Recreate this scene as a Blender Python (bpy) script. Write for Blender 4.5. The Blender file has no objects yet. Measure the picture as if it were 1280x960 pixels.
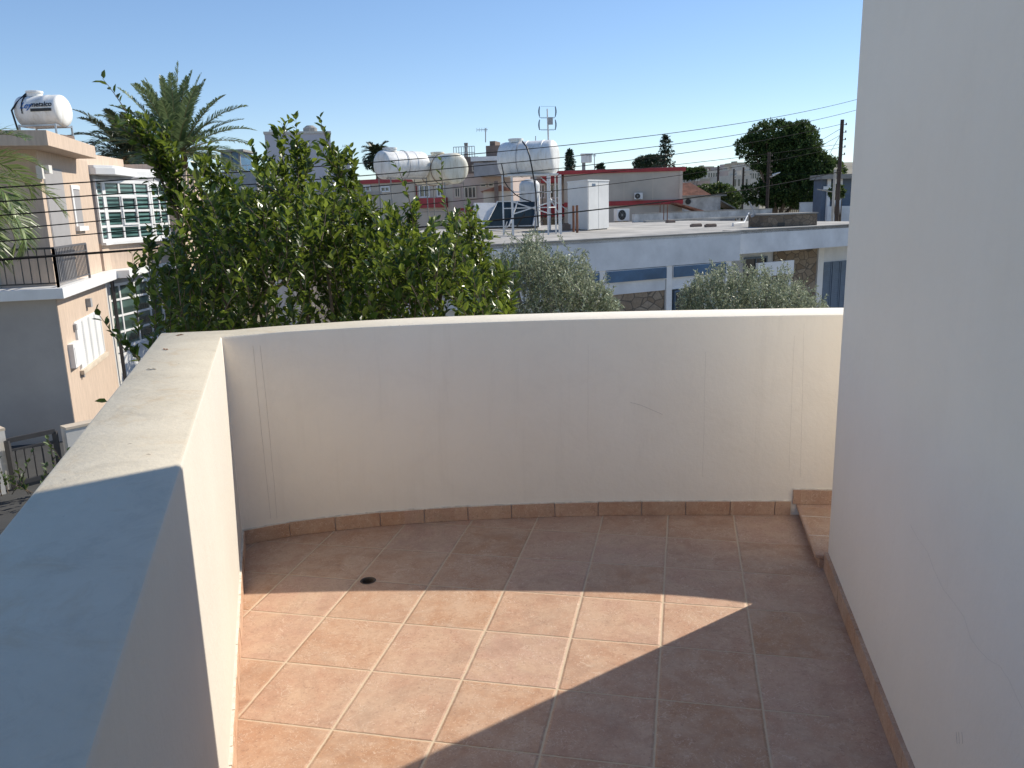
import bpy, bmesh, math, random
from mathutils import Vector, Matrix, noise as mn
random.seed(7)
R = random.Random(11)
sc = bpy.context.scene
col = sc.collection
rad = math.radians

# ------------------------------------------------------------------ camera
FPX, PIT, ROL, EYE = 1002.536, .219304, -.0277431, 1.58616
Fv = Vector((0, math.cos(PIT), -math.sin(PIT)))
u0 = Vector((0, math.sin(PIT), math.cos(PIT)))
Xv = math.cos(ROL)*Vector((1, 0, 0)) + math.sin(ROL)*u0
Uv = -math.sin(ROL)*Vector((1, 0, 0)) + math.cos(ROL)*u0
cd = bpy.data.cameras.new('camera'); cam = bpy.data.objects.new('camera', cd); col.objects.link(cam)
cam.matrix_world = Matrix(((Xv.x, Uv.x, -Fv.x, 0), (Xv.y, Uv.y, -Fv.y, 0), (Xv.z, Uv.z, -Fv.z, EYE), (0, 0, 0, 1)))
cd.lens = FPX/1280*36; cd.sensor_width = 36; cd.clip_start = .05; cd.clip_end = 5000
sc.camera = cam

def ray(a, b): return Fv + Xv*((a-640)/FPX) - Uv*((b-480)/FPX)
def atz(a, b, z):
    d = ray(a, b); return d*((z-EYE)/d.z) + Vector((0, 0, EYE))
def aty(a, b, y):
    d = ray(a, b); return d*(y/d.y) + Vector((0, 0, EYE))
G = -3.5

# ------------------------------------------------------------------ light
SUN = Vector((.819*math.cos(rad(37)), .574*math.cos(rad(37)), math.sin(rad(37)))).normalized()
w = bpy.data.worlds.new('World'); sc.world = w; w.use_nodes = True
nt = w.node_tree; bg = nt.nodes['Background']
sky = nt.nodes.new('ShaderNodeTexSky'); sky.sky_type = 'NISHITA'; sky.sun_disc = False
sky.sun_elevation = rad(37); sky.sun_rotation = math.atan2(SUN.x, SUN.y)
sky.altitude = 0; sky.air_density = .85; sky.dust_density = 0; sky.ozone_density = 3.2
hs = nt.nodes.new('ShaderNodeHueSaturation'); hs.inputs['Saturation'].default_value = 1.19; hs.inputs['Hue'].default_value = .506; gm_ = nt.nodes.new('ShaderNodeGamma'); gm_.inputs[1].default_value = .76; nt.links.new(sky.outputs[0], gm_.inputs[0]); nt.links.new(gm_.outputs[0], hs.inputs['Color']); nt.links.new(hs.outputs[0], bg.inputs[0]); bg.inputs[1].default_value = .15
ld = bpy.data.lights.new('sun', 'SUN'); ld.energy = 3.8; ld.angle = rad(.5); ld.color = (1, .925, .80)
lo = bpy.data.objects.new('sun', ld); col.objects.link(lo); lo.rotation_euler = SUN.to_track_quat('Z', 'Y').to_euler()
sc.view_settings.view_transform = 'Standard'; sc.view_settings.look = 'None'
sc.view_settings.exposure = 0.60; sc.view_settings.gamma = 1
sc.render.engine = 'CYCLES'

# ------------------------------------------------------------------ materials
MC = {}
def newmat(name):
    m = bpy.data.materials.new(name); m.use_nodes = True
    return m, m.node_tree, m.node_tree.nodes['Principled BSDF']
def noise(nt, scale, detail=4, rough=.6, vec=None, dist=0):
    n = nt.nodes.new('ShaderNodeTexNoise'); n.inputs['Scale'].default_value = scale
    n.inputs['Detail'].default_value = detail; n.inputs['Roughness'].default_value = rough
    n.inputs['Distortion'].default_value = dist
    if vec is None:
        tc = nt.nodes.get('TC') or nt.nodes.new('ShaderNodeTexCoord'); tc.name = 'TC'; vec = tc.outputs['Object']
    nt.links.new(vec, n.inputs['Vector']); return n.outputs['Fac']
def ramp(nt, src, a, b, lo=0., hi=1.):
    r = nt.nodes.new('ShaderNodeMapRange'); r.inputs[1].default_value = a; r.inputs[2].default_value = b
    r.inputs[3].default_value = lo; r.inputs[4].default_value = hi; nt.links.new(src, r.inputs[0]); return r.outputs[0]
def mixc(nt, f, A, B):
    m = nt.nodes.new('ShaderNodeMix'); m.data_type = 'RGBA'
    if isinstance(f, (int, float)): m.inputs[0].default_value = f
    else: nt.links.new(f, m.inputs[0])
    for v, i in ((A, 6), (B, 7)):
        if isinstance(v, (tuple, list)): m.inputs[i].default_value = (*v[:3], 1)
        else: nt.links.new(v, m.inputs[i])
    return m.outputs[2]
def math_(nt, op, a, b=None, c=None):
    m = nt.nodes.new('ShaderNodeMath'); m.operation = op
    for i, v in enumerate((a, b, c)):
        if v is None: continue
        if isinstance(v, (int, float)): m.inputs[i].default_value = v
        else: nt.links.new(v, m.inputs[i])
    return m.outputs[0]
def bump(nt, p, h, strength=.3, dist=.01, normal=None):
    b = nt.nodes.new('ShaderNodeBump'); b.inputs['Strength'].default_value = strength
    b.inputs['Distance'].default_value = dist; nt.links.new(h, b.inputs['Height'])
    if normal is not None: nt.links.new(normal, b.inputs['Normal'])
    nt.links.new(b.outputs[0], p.inputs['Normal']); return b.outputs[0]
def mat(name, c, rough=.7, var=.12, scale=3., fine=40., bmp=.15, metal=0, spec=.5, dist=.004):
    if name in MC: return MC[name]
    m, nt, p = newmat(name)
    a = noise(nt, scale, 5); b = noise(nt, fine, 3)
    d = tuple(x*(1-var*1.6) for x in c); l = tuple(min(1, x*(1+var)) for x in c)
    c1 = mixc(nt, ramp(nt, a, .3, .7), d, l)
    c2 = mixc(nt, ramp(nt, b, .35, .7, 0, .35), c1, tuple(x*(1-var) for x in c))
    nt.links.new(c2, p.inputs['Base Color'])
    p.inputs['Roughness'].default_value = rough; p.inputs['Metallic'].default_value = metal
    p.inputs['Specular IOR Level'].default_value = spec
    if bmp: bump(nt, p, b, bmp, dist)
    MC[name] = m; return m

def leafmat(name, c1, c2, c3, rough=.35, trans=.35, spec=.5):
    m, nt, p = newmat(name)
    g = nt.nodes.new('ShaderNodeNewGeometry')
    r = nt.nodes.new('ShaderNodeValToRGB'); nt.links.new(g.outputs['Random Per Island'], r.inputs[0])
    e = r.color_ramp.elements; e[0].color = (*c1, 1); e[1].color = (*c3, 1); e[1].position = 1
    k = e.new(.68); k.color = (*c2, 1)
    nt.links.new(r.outputs[0], p.inputs['Base Color'])
    p.inputs['Roughness'].default_value = rough; p.inputs['Specular IOR Level'].default_value = spec
    t = nt.nodes.new('ShaderNodeBsdfTranslucent')
    tcol = mixc(nt, .5, r.outputs[0], tuple(min(1, x*1.8) for x in c3)); nt.links.new(tcol, t.inputs[0])
    mx = nt.nodes.new('ShaderNodeMixShader'); mx.inputs[0].default_value = trans
    out = nt.nodes['Material Output']
    nt.links.new(p.outputs[0], mx.inputs[1]); nt.links.new(t.outputs[0], mx.inputs[2]); nt.links.new(mx.outputs[0], out.inputs[0])
    return m

def plaster_mat(name='balcony_plaster', st=.2, bl=.12):
    """cream-white painted render with run-off stains, dirtier on upward faces"""
    m, nt, p = newmat(name)
    big = noise(nt, 1.1, 6, .65); fine = noise(nt, 120, 3)
    tc = nt.nodes.get('TC')
    mp = nt.nodes.new('ShaderNodeMapping'); mp.inputs['Scale'].default_value = (5, 5, .35); nt.links.new(tc.outputs['Object'], mp.inputs[0])
    streak = noise(nt, 2.2, 5, .7, mp.outputs[0])
    base = mixc(nt, ramp(nt, big, .3, .7), (.84, .765, .645), (.88, .815, .705))
    base = mixc(nt, ramp(nt, streak, .54, .78, 0, st), base, (.60, .53, .44))
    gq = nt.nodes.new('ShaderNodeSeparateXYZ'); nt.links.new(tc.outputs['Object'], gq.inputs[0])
    run_dim = math_(nt, 'MULTIPLY', math_(nt, 'LESS_THAN', gq.outputs[1], 3.62), math_(nt, 'LESS_THAN', gq.outputs[0], .05))  # straight run's base colour darkened so its sunlit face does not clip
    base = mixc(nt, run_dim, base, mixc(nt, ramp(nt, big, .3, .7), (.56, .52, .455), (.62, .58, .51)))
    # weathering of the top
    g = nt.nodes.new('ShaderNodeNewGeometry'); s = nt.nodes.new('ShaderNodeSeparateXYZ'); nt.links.new(g.outputs['Normal'], s.inputs[0])
    up = ramp(nt, s.outputs[2], .8, .95)
    d1 = noise(nt, 2.1, 8, .72, dist=.6); d2 = noise(nt, 6.0, 6, .7, dist=1.2)
    gp = nt.nodes.new('ShaderNodeSeparateXYZ'); nt.links.new(tc.outputs['Object'], gp.inputs[0])
    old = ramp(nt, gp.outputs[0], -1.35, .6, 1, .12)   # the straight run is the dirtier one
    topc = mixc(nt, ramp(nt, d1, .25, .75), (.52, .455, .335), (.68, .61, .475))
    topc = mixc(nt, ramp(nt, d2, .54, .70, 0, .6), topc, (.52, .39, .23))
    f = math_(nt, 'MULTIPLY', up, old)
    c = mixc(nt, f, base, topc)
    blot = math_(nt, 'MULTIPLY', up, ramp(nt, noise(nt, 4.3, 9, .78, None, 1.6), .53, .66, 0, .26)); c = mixc(nt, math_(nt, 'MULTIPLY', blot, old), c, (.27, .24, .19))
    sp = noise(nt, 34, 2, .5)
    c = mixc(nt, math_(nt, 'MULTIPLY', f, ramp(nt, sp, .74, .78, 0, .8)), c, (.16, .12, .09))
    nt.links.new(mixc(nt, ramp(nt, noise(nt, 3.3, 7, .75, None, .7), .5, .8, 0, bl), c, (.50, .43, .35)), p.inputs['Base Color']); p.inputs['Roughness'].default_value = .62
    p.inputs['Specular IOR Level'].default_value = .3
    h = math_(nt, 'ADD', math_(nt, 'MULTIPLY', fine, .3), math_(nt, 'MULTIPLY', noise(nt, 7, 3), 1.0))
    h = math_(nt, 'ADD', h, math_(nt, 'MULTIPLY', noise(nt, 38, 4, .6), .7))
    bump(nt, p, h, .42, .006)
    return m

def tile_mat(name, grid=True, tint=1.0):
    m, nt, p = newmat(name)
    tc = nt.nodes.new('ShaderNodeTexCoord'); tc.name = 'TC'
    P = tc.outputs['Object']
    yaw = -.21457
    def axis(v, o):
        d = nt.nodes.new('ShaderNodeVectorMath'); d.operation = 'DOT_PRODUCT'; nt.links.new(P, d.inputs[0]); d.inputs[1].default_value = v
        return math_(nt, 'MULTIPLY_ADD', d.outputs['Value'], 1/.33, -o/.33)
    a = (math.cos(yaw), math.sin(yaw), 0); b = (-math.sin(yaw), math.cos(yaw), 0)
    o = Vector((-.9143, 2.286, 0))
    n1 = noise(nt, 5, 3); n2 = noise(nt, 60, 3)
    U = axis(a, o.dot(Vector(a))); V = axis(b, o.dot(Vector(b)))
    wob = math_(nt, 'MULTIPLY_ADD', n1, .016, -.008)
    wob2 = math_(nt, 'MULTIPLY_ADD', n2, .012, -.006)
    U2 = math_(nt, 'ADD', math_(nt, 'ADD', U, wob), wob2); V2 = math_(nt, 'ADD', math_(nt, 'SUBTRACT', V, wob), wob2)
    fu = math_(nt, 'PINGPONG', U2, .5); fv = math_(nt, 'PINGPONG', V2, .5)
    edge = math_(nt, 'MINIMUM', fu, math_(nt, 'MULTIPLY', fv, 1.35))
    edge = math_(nt, 'MAXIMUM', edge, math_(nt, 'GREATER_THAN', U2, 5.6))
    # tile id
    cx = nt.nodes.new('ShaderNodeCombineXYZ')
    nt.links.new(math_(nt, 'FLOOR', U2), cx.inputs[0]); nt.links.new(math_(nt, 'FLOOR', V2), cx.inputs[1])
    wn = nt.nodes.new('ShaderNodeTexWhiteNoise'); wn.noise_dimensions = '3D'; nt.links.new(cx.outputs[0], wn.inputs['Vector'])
    off = nt.nodes.new('ShaderNodeVectorMath'); off.operation = 'MULTIPLY_ADD'
    nt.links.new(wn.outputs['Color'], off.inputs[0]); off.inputs[1].default_value = (9, 9, 9); nt.links.new(P, off.inputs[2])
    Q = off.outputs[0]
    m1 = noise(nt, 8, 8, .68, Q, .4); m2 = noise(nt, 24, 6, .7, Q, 1.5); m3 = noise(nt, 150, 2, .5, Q)
    c = mixc(nt, ramp(nt, wn.outputs['Value'], 0, 1), (.46*tint, .255*tint, .142*tint), (.52*tint, .325*tint, .235*tint))
    c = mixc(nt, ramp(nt, m1, .40, .60, 0, .8), c, (.57*tint, .385*tint, .262*tint))
    c = mixc(nt, ramp(nt, m2, .45, .70, 0, .38), c, (.32, .17, .105))
    # pale worm-like scratches of the pressed tile face
    r1 = math_(nt, 'ABSOLUTE', math_(nt, 'SUBTRACT', noise(nt, 17, 2, .5, Q, 2.2), .5))
    lane = math_(nt, 'LESS_THAN', r1, .011)
    msk = ramp(nt, noise(nt, 9, 2, .5, Q), .50, .56)
    vein = math_(nt, 'MULTIPLY', lane, msk)
    c = mixc(nt, math_(nt, 'MULTIPLY', vein, .45), c, (.76, .60, .46))
    c = mixc(nt, ramp(nt, m3, .60, .70, 0, .5), c, (.70, .54, .41))
    c = mixc(nt, ramp(nt, noise(nt, 95, 3, .6, Q), .60, .70, 0, .5), c, (.24, .12, .08))
    # dust film and dried water marks over the whole terrace
    du = noise(nt, 1.7, 7, .7, None, .8)
    c = mixc(nt, ramp(nt, du, .42, .75, 0, .30), c, (.52, .42, .33))
    c = mixc(nt, ramp(nt, noise(nt, 2.6, 7, .72, None, 1.0), .50, .75, 0, .45), c, (.25, .16, .115))
    h = math_(nt, 'ADD', math_(nt, 'MULTIPLY', m2, .35), math_(nt, 'MULTIPLY', m1, .4))
    h = math_(nt, 'ADD', h, math_(nt, 'MULTIPLY', vein, .25))
    if grid:
        gm = ramp(nt, edge, .008, .012, 1, 0)
        c = mixc(nt, gm, c, mixc(nt, n2, (.52, .40, .27), (.66, .53, .38)))
        ed = ramp(nt, edge, .007, .030, 0, 1)
        h = math_(nt, 'ADD', h, math_(nt, 'MULTIPLY', ed, 1.6))
        nt.links.new(ramp(nt, gm, 0, 1, .50, .9), p.inputs['Roughness'])
    else: p.inputs['Roughness'].default_value = .55
    nt.links.new(c, p.inputs['Base Color']); p.inputs['Specular IOR Level'].default_value = .35
    bump(nt, p, h, .55, .004)
    return m

def stucco(name, c, vert=True):
    m, nt, p = newmat(name)
    tc = nt.nodes.new('ShaderNodeTexCoord'); tc.name = 'TC'
    mp = nt.nodes.new('ShaderNodeMapping'); mp.inputs['Scale'].default_value = (9, 9, 1.1); nt.links.new(tc.outputs['Object'], mp.inputs[0])
    a = noise(nt, 1.6, 6, .7, mp.outputs[0]); b = noise(nt, .5, 5)
    k = mixc(nt, ramp(nt, a, .3, .72), tuple(x*.80 for x in c), tuple(min(1, x*1.10) for x in c))
    k = mixc(nt, ramp(nt, b, .4, .75, 0, .35), k, tuple(x*.82 for x in c))
    nt.links.new(k, p.inputs['Base Color']); p.inputs['Roughness'].default_value = .85; p.inputs['Specular IOR Level'].default_value = .2
    bump(nt, p, a, .5, .02); MC[name] = m; return m

def stone_mat(name, c1, c2, sc_=2.2):
    m, nt, p = newmat(name)
    tc = nt.nodes.new('ShaderNodeTexCoord'); tc.name = 'TC'
    mp = nt.nodes.new('ShaderNodeMapping'); mp.inputs['Scale'].default_value = (1, 1, 1.6); nt.links.new(tc.outputs['Object'], mp.inputs[0])
    v = nt.nodes.new('ShaderNodeTexVoronoi'); v.inputs['Scale'].default_value = sc_; nt.links.new(mp.outputs[0], v.inputs[0])
    v2 = nt.nodes.new('ShaderNodeTexVoronoi'); v2.feature = 'DISTANCE_TO_EDGE'; v2.inputs['Scale'].default_value = sc_; nt.links.new(mp.outputs[0], v2.inputs[0])
    s = nt.nodes.new('ShaderNodeSeparateColor'); nt.links.new(v.outputs['Color'], s.inputs[0])
    k = mixc(nt, s.outputs[0], c1, c2)
    k = mixc(nt, ramp(nt, noise(nt, 14, 4), .4, .7, 0, .5), k, tuple(x*.6 for x in c1))
    k = mixc(nt, ramp(nt, v2.outputs['Distance'], .02, .06, .8, 0), k, (.08, .07, .06))
    nt.links.new(k, p.inputs['Base Color']); p.inputs['Roughness'].default_value = .9
    bump(nt, p, v2.outputs['Distance'], .5, .05); MC[name] = m; return m

def pane_mat(name, dark, light, pitch=.12):
    """window glass in front of lowered slatted blinds"""
    m, nt, p = newmat(name)
    tc = nt.nodes.new('ShaderNodeTexCoord'); tc.name = 'TC'
    wv = nt.nodes.new('ShaderNodeTexWave'); wv.bands_direction = 'Z'; wv.inputs['Scale'].default_value = .314/pitch
    wv.inputs['Distortion'].default_value = .6; wv.inputs['Detail Scale'].default_value = .7
    nt.links.new(tc.outputs['Object'], wv.inputs[0])
    n = noise(nt, .8, 3)
    f = math_(nt, 'MULTIPLY', ramp(nt, wv.outputs['Fac'], .35, .75), ramp(nt, n, .3, .65, .25, 1))
    k = mixc(nt, f, dark, light)
    nt.links.new(k, p.inputs['Base Color']); p.inputs['Roughness'].default_value = .12; p.inputs['Specular IOR Level'].default_value = .8
    MC[name] = m; return m

def ground_mat():
    m, nt, p = newmat('dusty_ground')
    c = mixc(nt, ramp(nt, noise(nt, .15, 6), .35, .65), (.20, .17, .13), (.30, .26, .20))
    c = mixc(nt, ramp(nt, noise(nt, 1.5, 5), .5, .7, 0, .6), c, (.12, .13, .07))
    nt.links.new(c, p.inputs['Base Color']); p.inputs['Roughness'].default_value = .95
    bump(nt, p, noise(nt, 12, 4), .5, .03); return m

def tank_mat(name, c, stain):
    m, nt, p = newmat(name)
    tc = nt.nodes.new('ShaderNodeTexCoord'); tc.name = 'TC'
    mp = nt.nodes.new('ShaderNodeMapping'); mp.inputs['Scale'].default_value = (3, 3, .5); nt.links.new(tc.outputs['Object'], mp.inputs[0])
    k = mixc(nt, ramp(nt, noise(nt, 2.4, 6, .7, mp.outputs[0]), .45, .75, 0, .75), c, stain)
    nt.links.new(k, p.inputs['Base Color']); p.inputs['Roughness'].default_value = .45
    bump(nt, p, noise(nt, 6, 3), .15, .02); MC[name] = m; return m

PL = plaster_mat()
PLS = plaster_mat('house_plaster', .05, .06)
TILE = tile_mat('terrace_tiles'); TILE1 = tile_mat('terracotta_piece', False, 1.0)
PINK = stucco('peach_stucco', (.60, .475, .375))
WHITE = mat('white_paint', (.78, .78, .77), .5, .05)
OFFW = mat('off_white_render', (.66, .64, .60), .8, .12, 1.2)
BLUEW = mat('pale_house_render', (.70, .72, .74), .8, .13, .9)
GREYR = mat('grey_render', (.36, .36, .37), .8, .12)
IRON = mat('dark_iron', (.035, .032, .032), .45, .2)
STEEL = mat('galvanised_steel', (.42, .44, .46), .4, .2, metal=.7)
WSTEEL = mat('white_steel', (.70, .70, .69), .5, .12)
RED = mat('red_trim_paint', (.42, .045, .05), .6, .2, 1)
BEIGE = mat('beige_render', (.52, .47, .40), .85, .12, .5, 8)
BEIGE2 = mat('pale_beige_render', (.60, .53, .44), .85, .1, .6, 8)
PINKW = mat('dusty_pink_render', (.52, .42, .37), .85, .1, .6, 8)
CONC = mat('roof_concrete', (.42, .40, .365), .9, .28, .7, 9)
CONCG = mat('grey_concrete', (.30, .29, .27), .9, .2, 1.5, 12)
BROWN = mat('brown_render', (.20, .15, .125), .9, .15)
DARKG = mat('dark_glass', (.03, .04, .05), .08, .3, bmp=0, spec=.8)
BLUEG = mat('blue_shade_glass', (.05, .13, .24), .25, .25, 1, bmp=0)
BLUES = mat('blue_shutter', (.12, .17, .24), .5, .1)
TEAL = pane_mat('teal_blind_glass', (.012, .03, .03), (.16, .30, .28))
TEALD = pane_mat('green_blind_glass', (.03, .055, .048), (.10, .17, .15), .4)
STONE = stone_mat('stone_cladding', (.23, .17, .115), (.36, .30, .23))
STONED = stone_mat('brown_stone', (.13, .095, .065), (.23, .18, .13), 3)
ROOFT = mat('terracotta_roof', (.34, .15, .095), .9, .35, 2.5, 14)
WOODP = mat('creosoted_pole', (.055, .04, .032), .9, .25)
BARK = mat('bark', (.16, .12, .085), .95, .3, 6, 30, .6, dist=.02)
BLACK = mat('black_rubber', (.015, .015, .016), .5, .1)
WIRE = mat('cable', (.012, .012, .013), .9, .1, bmp=0, spec=.05)
ASPH = mat('asphalt', (.055, .055, .055), .9, .2, 1, 40, .4)
PAVE = mat('concrete_paving', (.38, .35, .30), .9, .2, 1.3, 20)
TANKW = tank_mat('white_tank', (.80, .80, .78), (.50, .46, .38))
TANKY = tank_mat('yellowed_tank', (.74, .71, .60), (.40, .33, .18))
PVC = mat('white_plastic', (.72, .72, .71), .45, .08)
CAULK = mat('cream_caulk', (.74, .68, .58), .8, .15, 30, 90, .6)
CRACK = mat('crack_beige', (.52, .46, .40), .9, .2)  # darker beige of the hairline cracks
RUST = mat('rusty_rod', (.22, .10, .06), .9, .3)
LEAF = leafmat('laurel_leaf', (.015, .038, .010), (.042, .088, .016), (.24, .30, .04), .30, .30)
OLIVE = leafmat('olive_leaf', (.06, .085, .03), (.17, .225, .11), (.54, .60, .42), .5, .2)
PALM = leafmat('date_palm_leaf', (.05, .085, .035), (.095, .15, .06), (.21, .27, .13), .45, .2)
PALMD = leafmat('dark_palm_leaf', (.025, .04, .022), (.045, .06, .03), (.08, .10, .05), .45, .15)
PALMN = leafmat('near_palm_leaf', (.06, .10, .028), (.12, .18, .05), (.25, .31, .11), .4, .25)
FICUS = leafmat('ficus_leaf', (.012, .028, .012), (.038, .072, .022), (.13, .19, .055), .75, .12, .15)
CONIF = leafmat('conifer_leaf', (.012, .03, .018), (.02, .045, .022), (.035, .07, .03), .6, .08)
GREEN = leafmat('garden_leaf', (.03, .06, .02), (.06, .10, .03), (.13, .18, .04), .5, .2)

# ------------------------------------------------------------------ mesh helpers
class MB:
    def __init__(s): s.v = []; s.f = []
    def add(s, vs, fs):
        k = len(s.v); s.v += [tuple(x) for x in vs]; s.f += [tuple(i+k for i in f) for f in fs]
    def box8(s, p):   # p: 4 bottom + 4 top
        s.add(p, [(3, 2, 1, 0), (4, 5, 6, 7), (0, 1, 5, 4), (1, 2, 6, 5), (2, 3, 7, 6), (3, 0, 4, 7)])
    def box(s, a, b):
        x0, y0, z0 = a; x1, y1, z1 = b
        s.box8([(x0, y0, z0), (x1, y0, z0), (x1, y1, z0), (x0, y1, z0), (x0, y0, z1), (x1, y0, z1), (x1, y1, z1), (x0, y1, z1)])
    def prism(s, poly, z0, z1):
        n = len(poly); ar = sum(poly[i][0]*poly[(i+1) % n][1]-poly[(i+1) % n][0]*poly[i][1] for i in range(n))
        if ar < 0: poly = poly[::-1]
        s.add([(p[0], p[1], z0) for p in poly]+[(p[0], p[1], z1) for p in poly],
              [tuple(range(n))[::-1], tuple(range(n, 2*n))]+[(i, (i+1) % n, n+(i+1) % n, n+i) for i in range(n)])
    def tube(s, pts, r, n=8, cap=True):
        pts = [Vector(p) for p in pts]; rs = r if isinstance(r, (list, tuple)) else [r]*len(pts)
        k = len(s.v); up = None
        for i, p in enumerate(pts):
            t = (pts[min(i+1, len(pts)-1)]-pts[max(i-1, 0)]).normalized()
            if up is None: up = Vector((0, 0, 1)) if abs(t.z) < .9 else Vector((1, 0, 0))
            x = t.cross(up).normalized(); y = x.cross(t).normalized(); up = y
            for j in range(n):
                a = 2*math.pi*j/n; s.v.append(tuple(p+(x*math.cos(a)+y*math.sin(a))*rs[i]))
        for i in range(len(pts)-1):
            for j in range(n):
                a = k+i*n+j; b = k+i*n+(j+1) % n; s.f.append((a, a+n, b+n, b))
        if cap: s.f.append(tuple(k+j for j in range(n))); s.f.append(tuple(k+(len(pts)-1)*n+j for j in range(n))[::-1])
    def bar(s, a, b, w, h=None):
        a = Vector(a); b = Vector(b); t = (b-a).normalized(); h = h or w
        up = Vector((0, 0, 1)) if abs(t.z) < .95 else Vector((0, 1, 0))
        x = t.cross(up).normalized()*w/2; y = x.cross(t).normalized()*h/2
        s.box8([a-x-y, a+x-y, b+x-y, b-x-y, a-x+y, a+x+y, b+x+y, b-x+y])
    def disc(s, c, r, n=16, z=None):
        s.add([(c[0]+r*math.cos(2*math.pi*i/n), c[1]+r*math.sin(2*math.pi*i/n), c[2]) for i in range(n)], [tuple(range(n))])
    def lathe(s, c, axis, prof, n=28):
        ax = Vector(axis).normalized(); up = Vector((0, 0, 1)) if abs(ax.z) < .9 else Vector((1, 0, 0))
        x = ax.cross(up).normalized(); y = x.cross(ax); c = Vector(c); k = len(s.v)
        for (t, r) in prof:
            for j in range(n):
                a = 2*math.pi*j/n; s.v.append(tuple(c+ax*t+(x*math.cos(a)+y*math.sin(a))*r))
        for i in range(len(prof)-1):
            for j in range(n):
                a = k+i*n+j; b = k+i*n+(j+1) % n; s.f.append((a, b, b+n, a+n))
        s.f.append(tuple(k+j for j in range(n))[::-1]); s.f.append(tuple(k+(len(prof)-1)*n+j for j in range(n)))
    def build(s, name, m, parent=None, smooth=None, bevel=0, fix=True):
        me = bpy.data.meshes.new(name); me.from_pydata(s.v, [], s.f)
        if fix and len(s.f) < 20000:
            bm = bmesh.new(); bm.from_mesh(me); bmesh.ops.recalc_face_normals(bm, faces=bm.faces); bm.to_mesh(me); bm.free()
        me.materials.append(m); me.update()
        o = bpy.data.objects.new(name, me); col.objects.link(o)
        if smooth is not None:
            me.polygons.foreach_set('use_smooth', [True]*len(me.polygons)); me.set_sharp_from_angle(angle=rad(smooth))
        if bevel:
            b = o.modifiers.new('edge', 'BEVEL'); b.width = bevel; b.segments = 2; b.limit_method = 'ANGLE'
        if parent is not None:
            o.parent = parent; o.matrix_parent_inverse = Matrix.Translation(-Vector(parent.location)) @ Matrix.Identity(4)
            o.matrix_parent_inverse = parent_world(parent).inverted()
        return o
def parent_world(p):
    m = Matrix.LocRotScale(p.location, p.rotation_euler, p.scale)
    if p.parent: m = parent_world(p.parent) @ p.matrix_parent_inverse @ m
    return m
def empty(name, loc):
    o = bpy.data.objects.new(name, None); col.objects.link(o); o.location = loc; o.empty_display_size = .2; return o
def tag(o, label, cat, group=None):
    o['label'] = label; o['category'] = cat
    if group: o['group'] = group
    return o
def thing(name, loc, label, cat, group=None): return tag(empty(name, loc), label, cat, group)
def struct(o): o['kind'] = 'structure'; return o
def stuff(o): o['kind'] = 'stuff'; return o

# ------------------------------------------------------------------ facade helper
class Face:
    """a vertical wall plane from plan point A towards plan point B"""
    def __init__(s, A, B):
        s.A = Vector((A[0], A[1], 0)); s.B = Vector((B[0], B[1], 0)); s.d = (s.B-s.A).normalized(); s.L = (s.B-s.A).length
        n = Vector((s.d.y, -s.d.x, 0))
        if n.dot(-s.A) < 0: n = -n
        s.n = n
    def hit(s, px, py):
        r = ray(px, py); t = s.n.dot(s.A)/(s.n.dot(r)); p = r*t+Vector((0, 0, EYE)); return ((p-s.A).dot(s.d), p.z)
    def pt(s, a, z, o=0): return s.A+s.d*a+s.n*o+Vector((0, 0, z))
    def box(s, mb, a0, a1, z0, z1, o0, o1):
        mb.box8([s.pt(a0, z0, o1), s.pt(a1, z0, o1), s.pt(a1, z0, o0), s.pt(a0, z0, o0), s.pt(a0, z1, o1), s.pt(a1, z1, o1), s.pt(a1, z1, o0), s.pt(a0, z1, o0)])
    def rect(s, x0, y0, x1, y1):
        a0, z1 = s.hit(x0, y0); a1, z0 = s.hit(x1, y1)
        return min(a0, a1), max(a0, a1), min(z0, z1), max(z0, z1)
    def window(s, parent, r, nx=2, ny=1, fm=None, gm=None, t=.05, out=.05, sill=False, name='window', inner=.03):
        a0, a1, z0, z1 = r; m = MB(); fm = fm or WHITE; gm = gm or DARKG
        s.box(m, a0, a0+t, z0, z1, -.02, out); s.box(m, a1-t, a1, z0, z1, -.02, out)
        s.box(m, a0+t, a1-t, z0, z0+t, -.02, out); s.box(m, a0+t, a1-t, z1-t, z1, -.02, out)
        for i in range(1, nx):
            x = a0+(a1-a0)*i/nx; s.box(m, x-t*.4, x+t*.4, z0+t, z1-t, -.02, out-.008)
        for j in range(1, ny):
            z = z0+(z1-z0)*j/ny; s.box(m, a0+t, a1-t, z-t*.4, z+t*.4, -.02, out-.012)
        if sill: s.box(m, a0-.08, a1+.08, z0-.07, z0-.002, -.02, out+.06)
        f = m.build(name, fm, parent)
        g = MB(); s.box(g, a0+t*.6, a1-t*.6, z0+t*.6, z1-t*.6, -.018, .012); g.build('pane', gm, f)
        return f
    def body(s, mb, depth, z0, z1, a0=0, a1=None):
        a1 = s.L if a1 is None else a1
        s.box(mb, a0, a1, z0, z1, -depth, 0)

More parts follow.
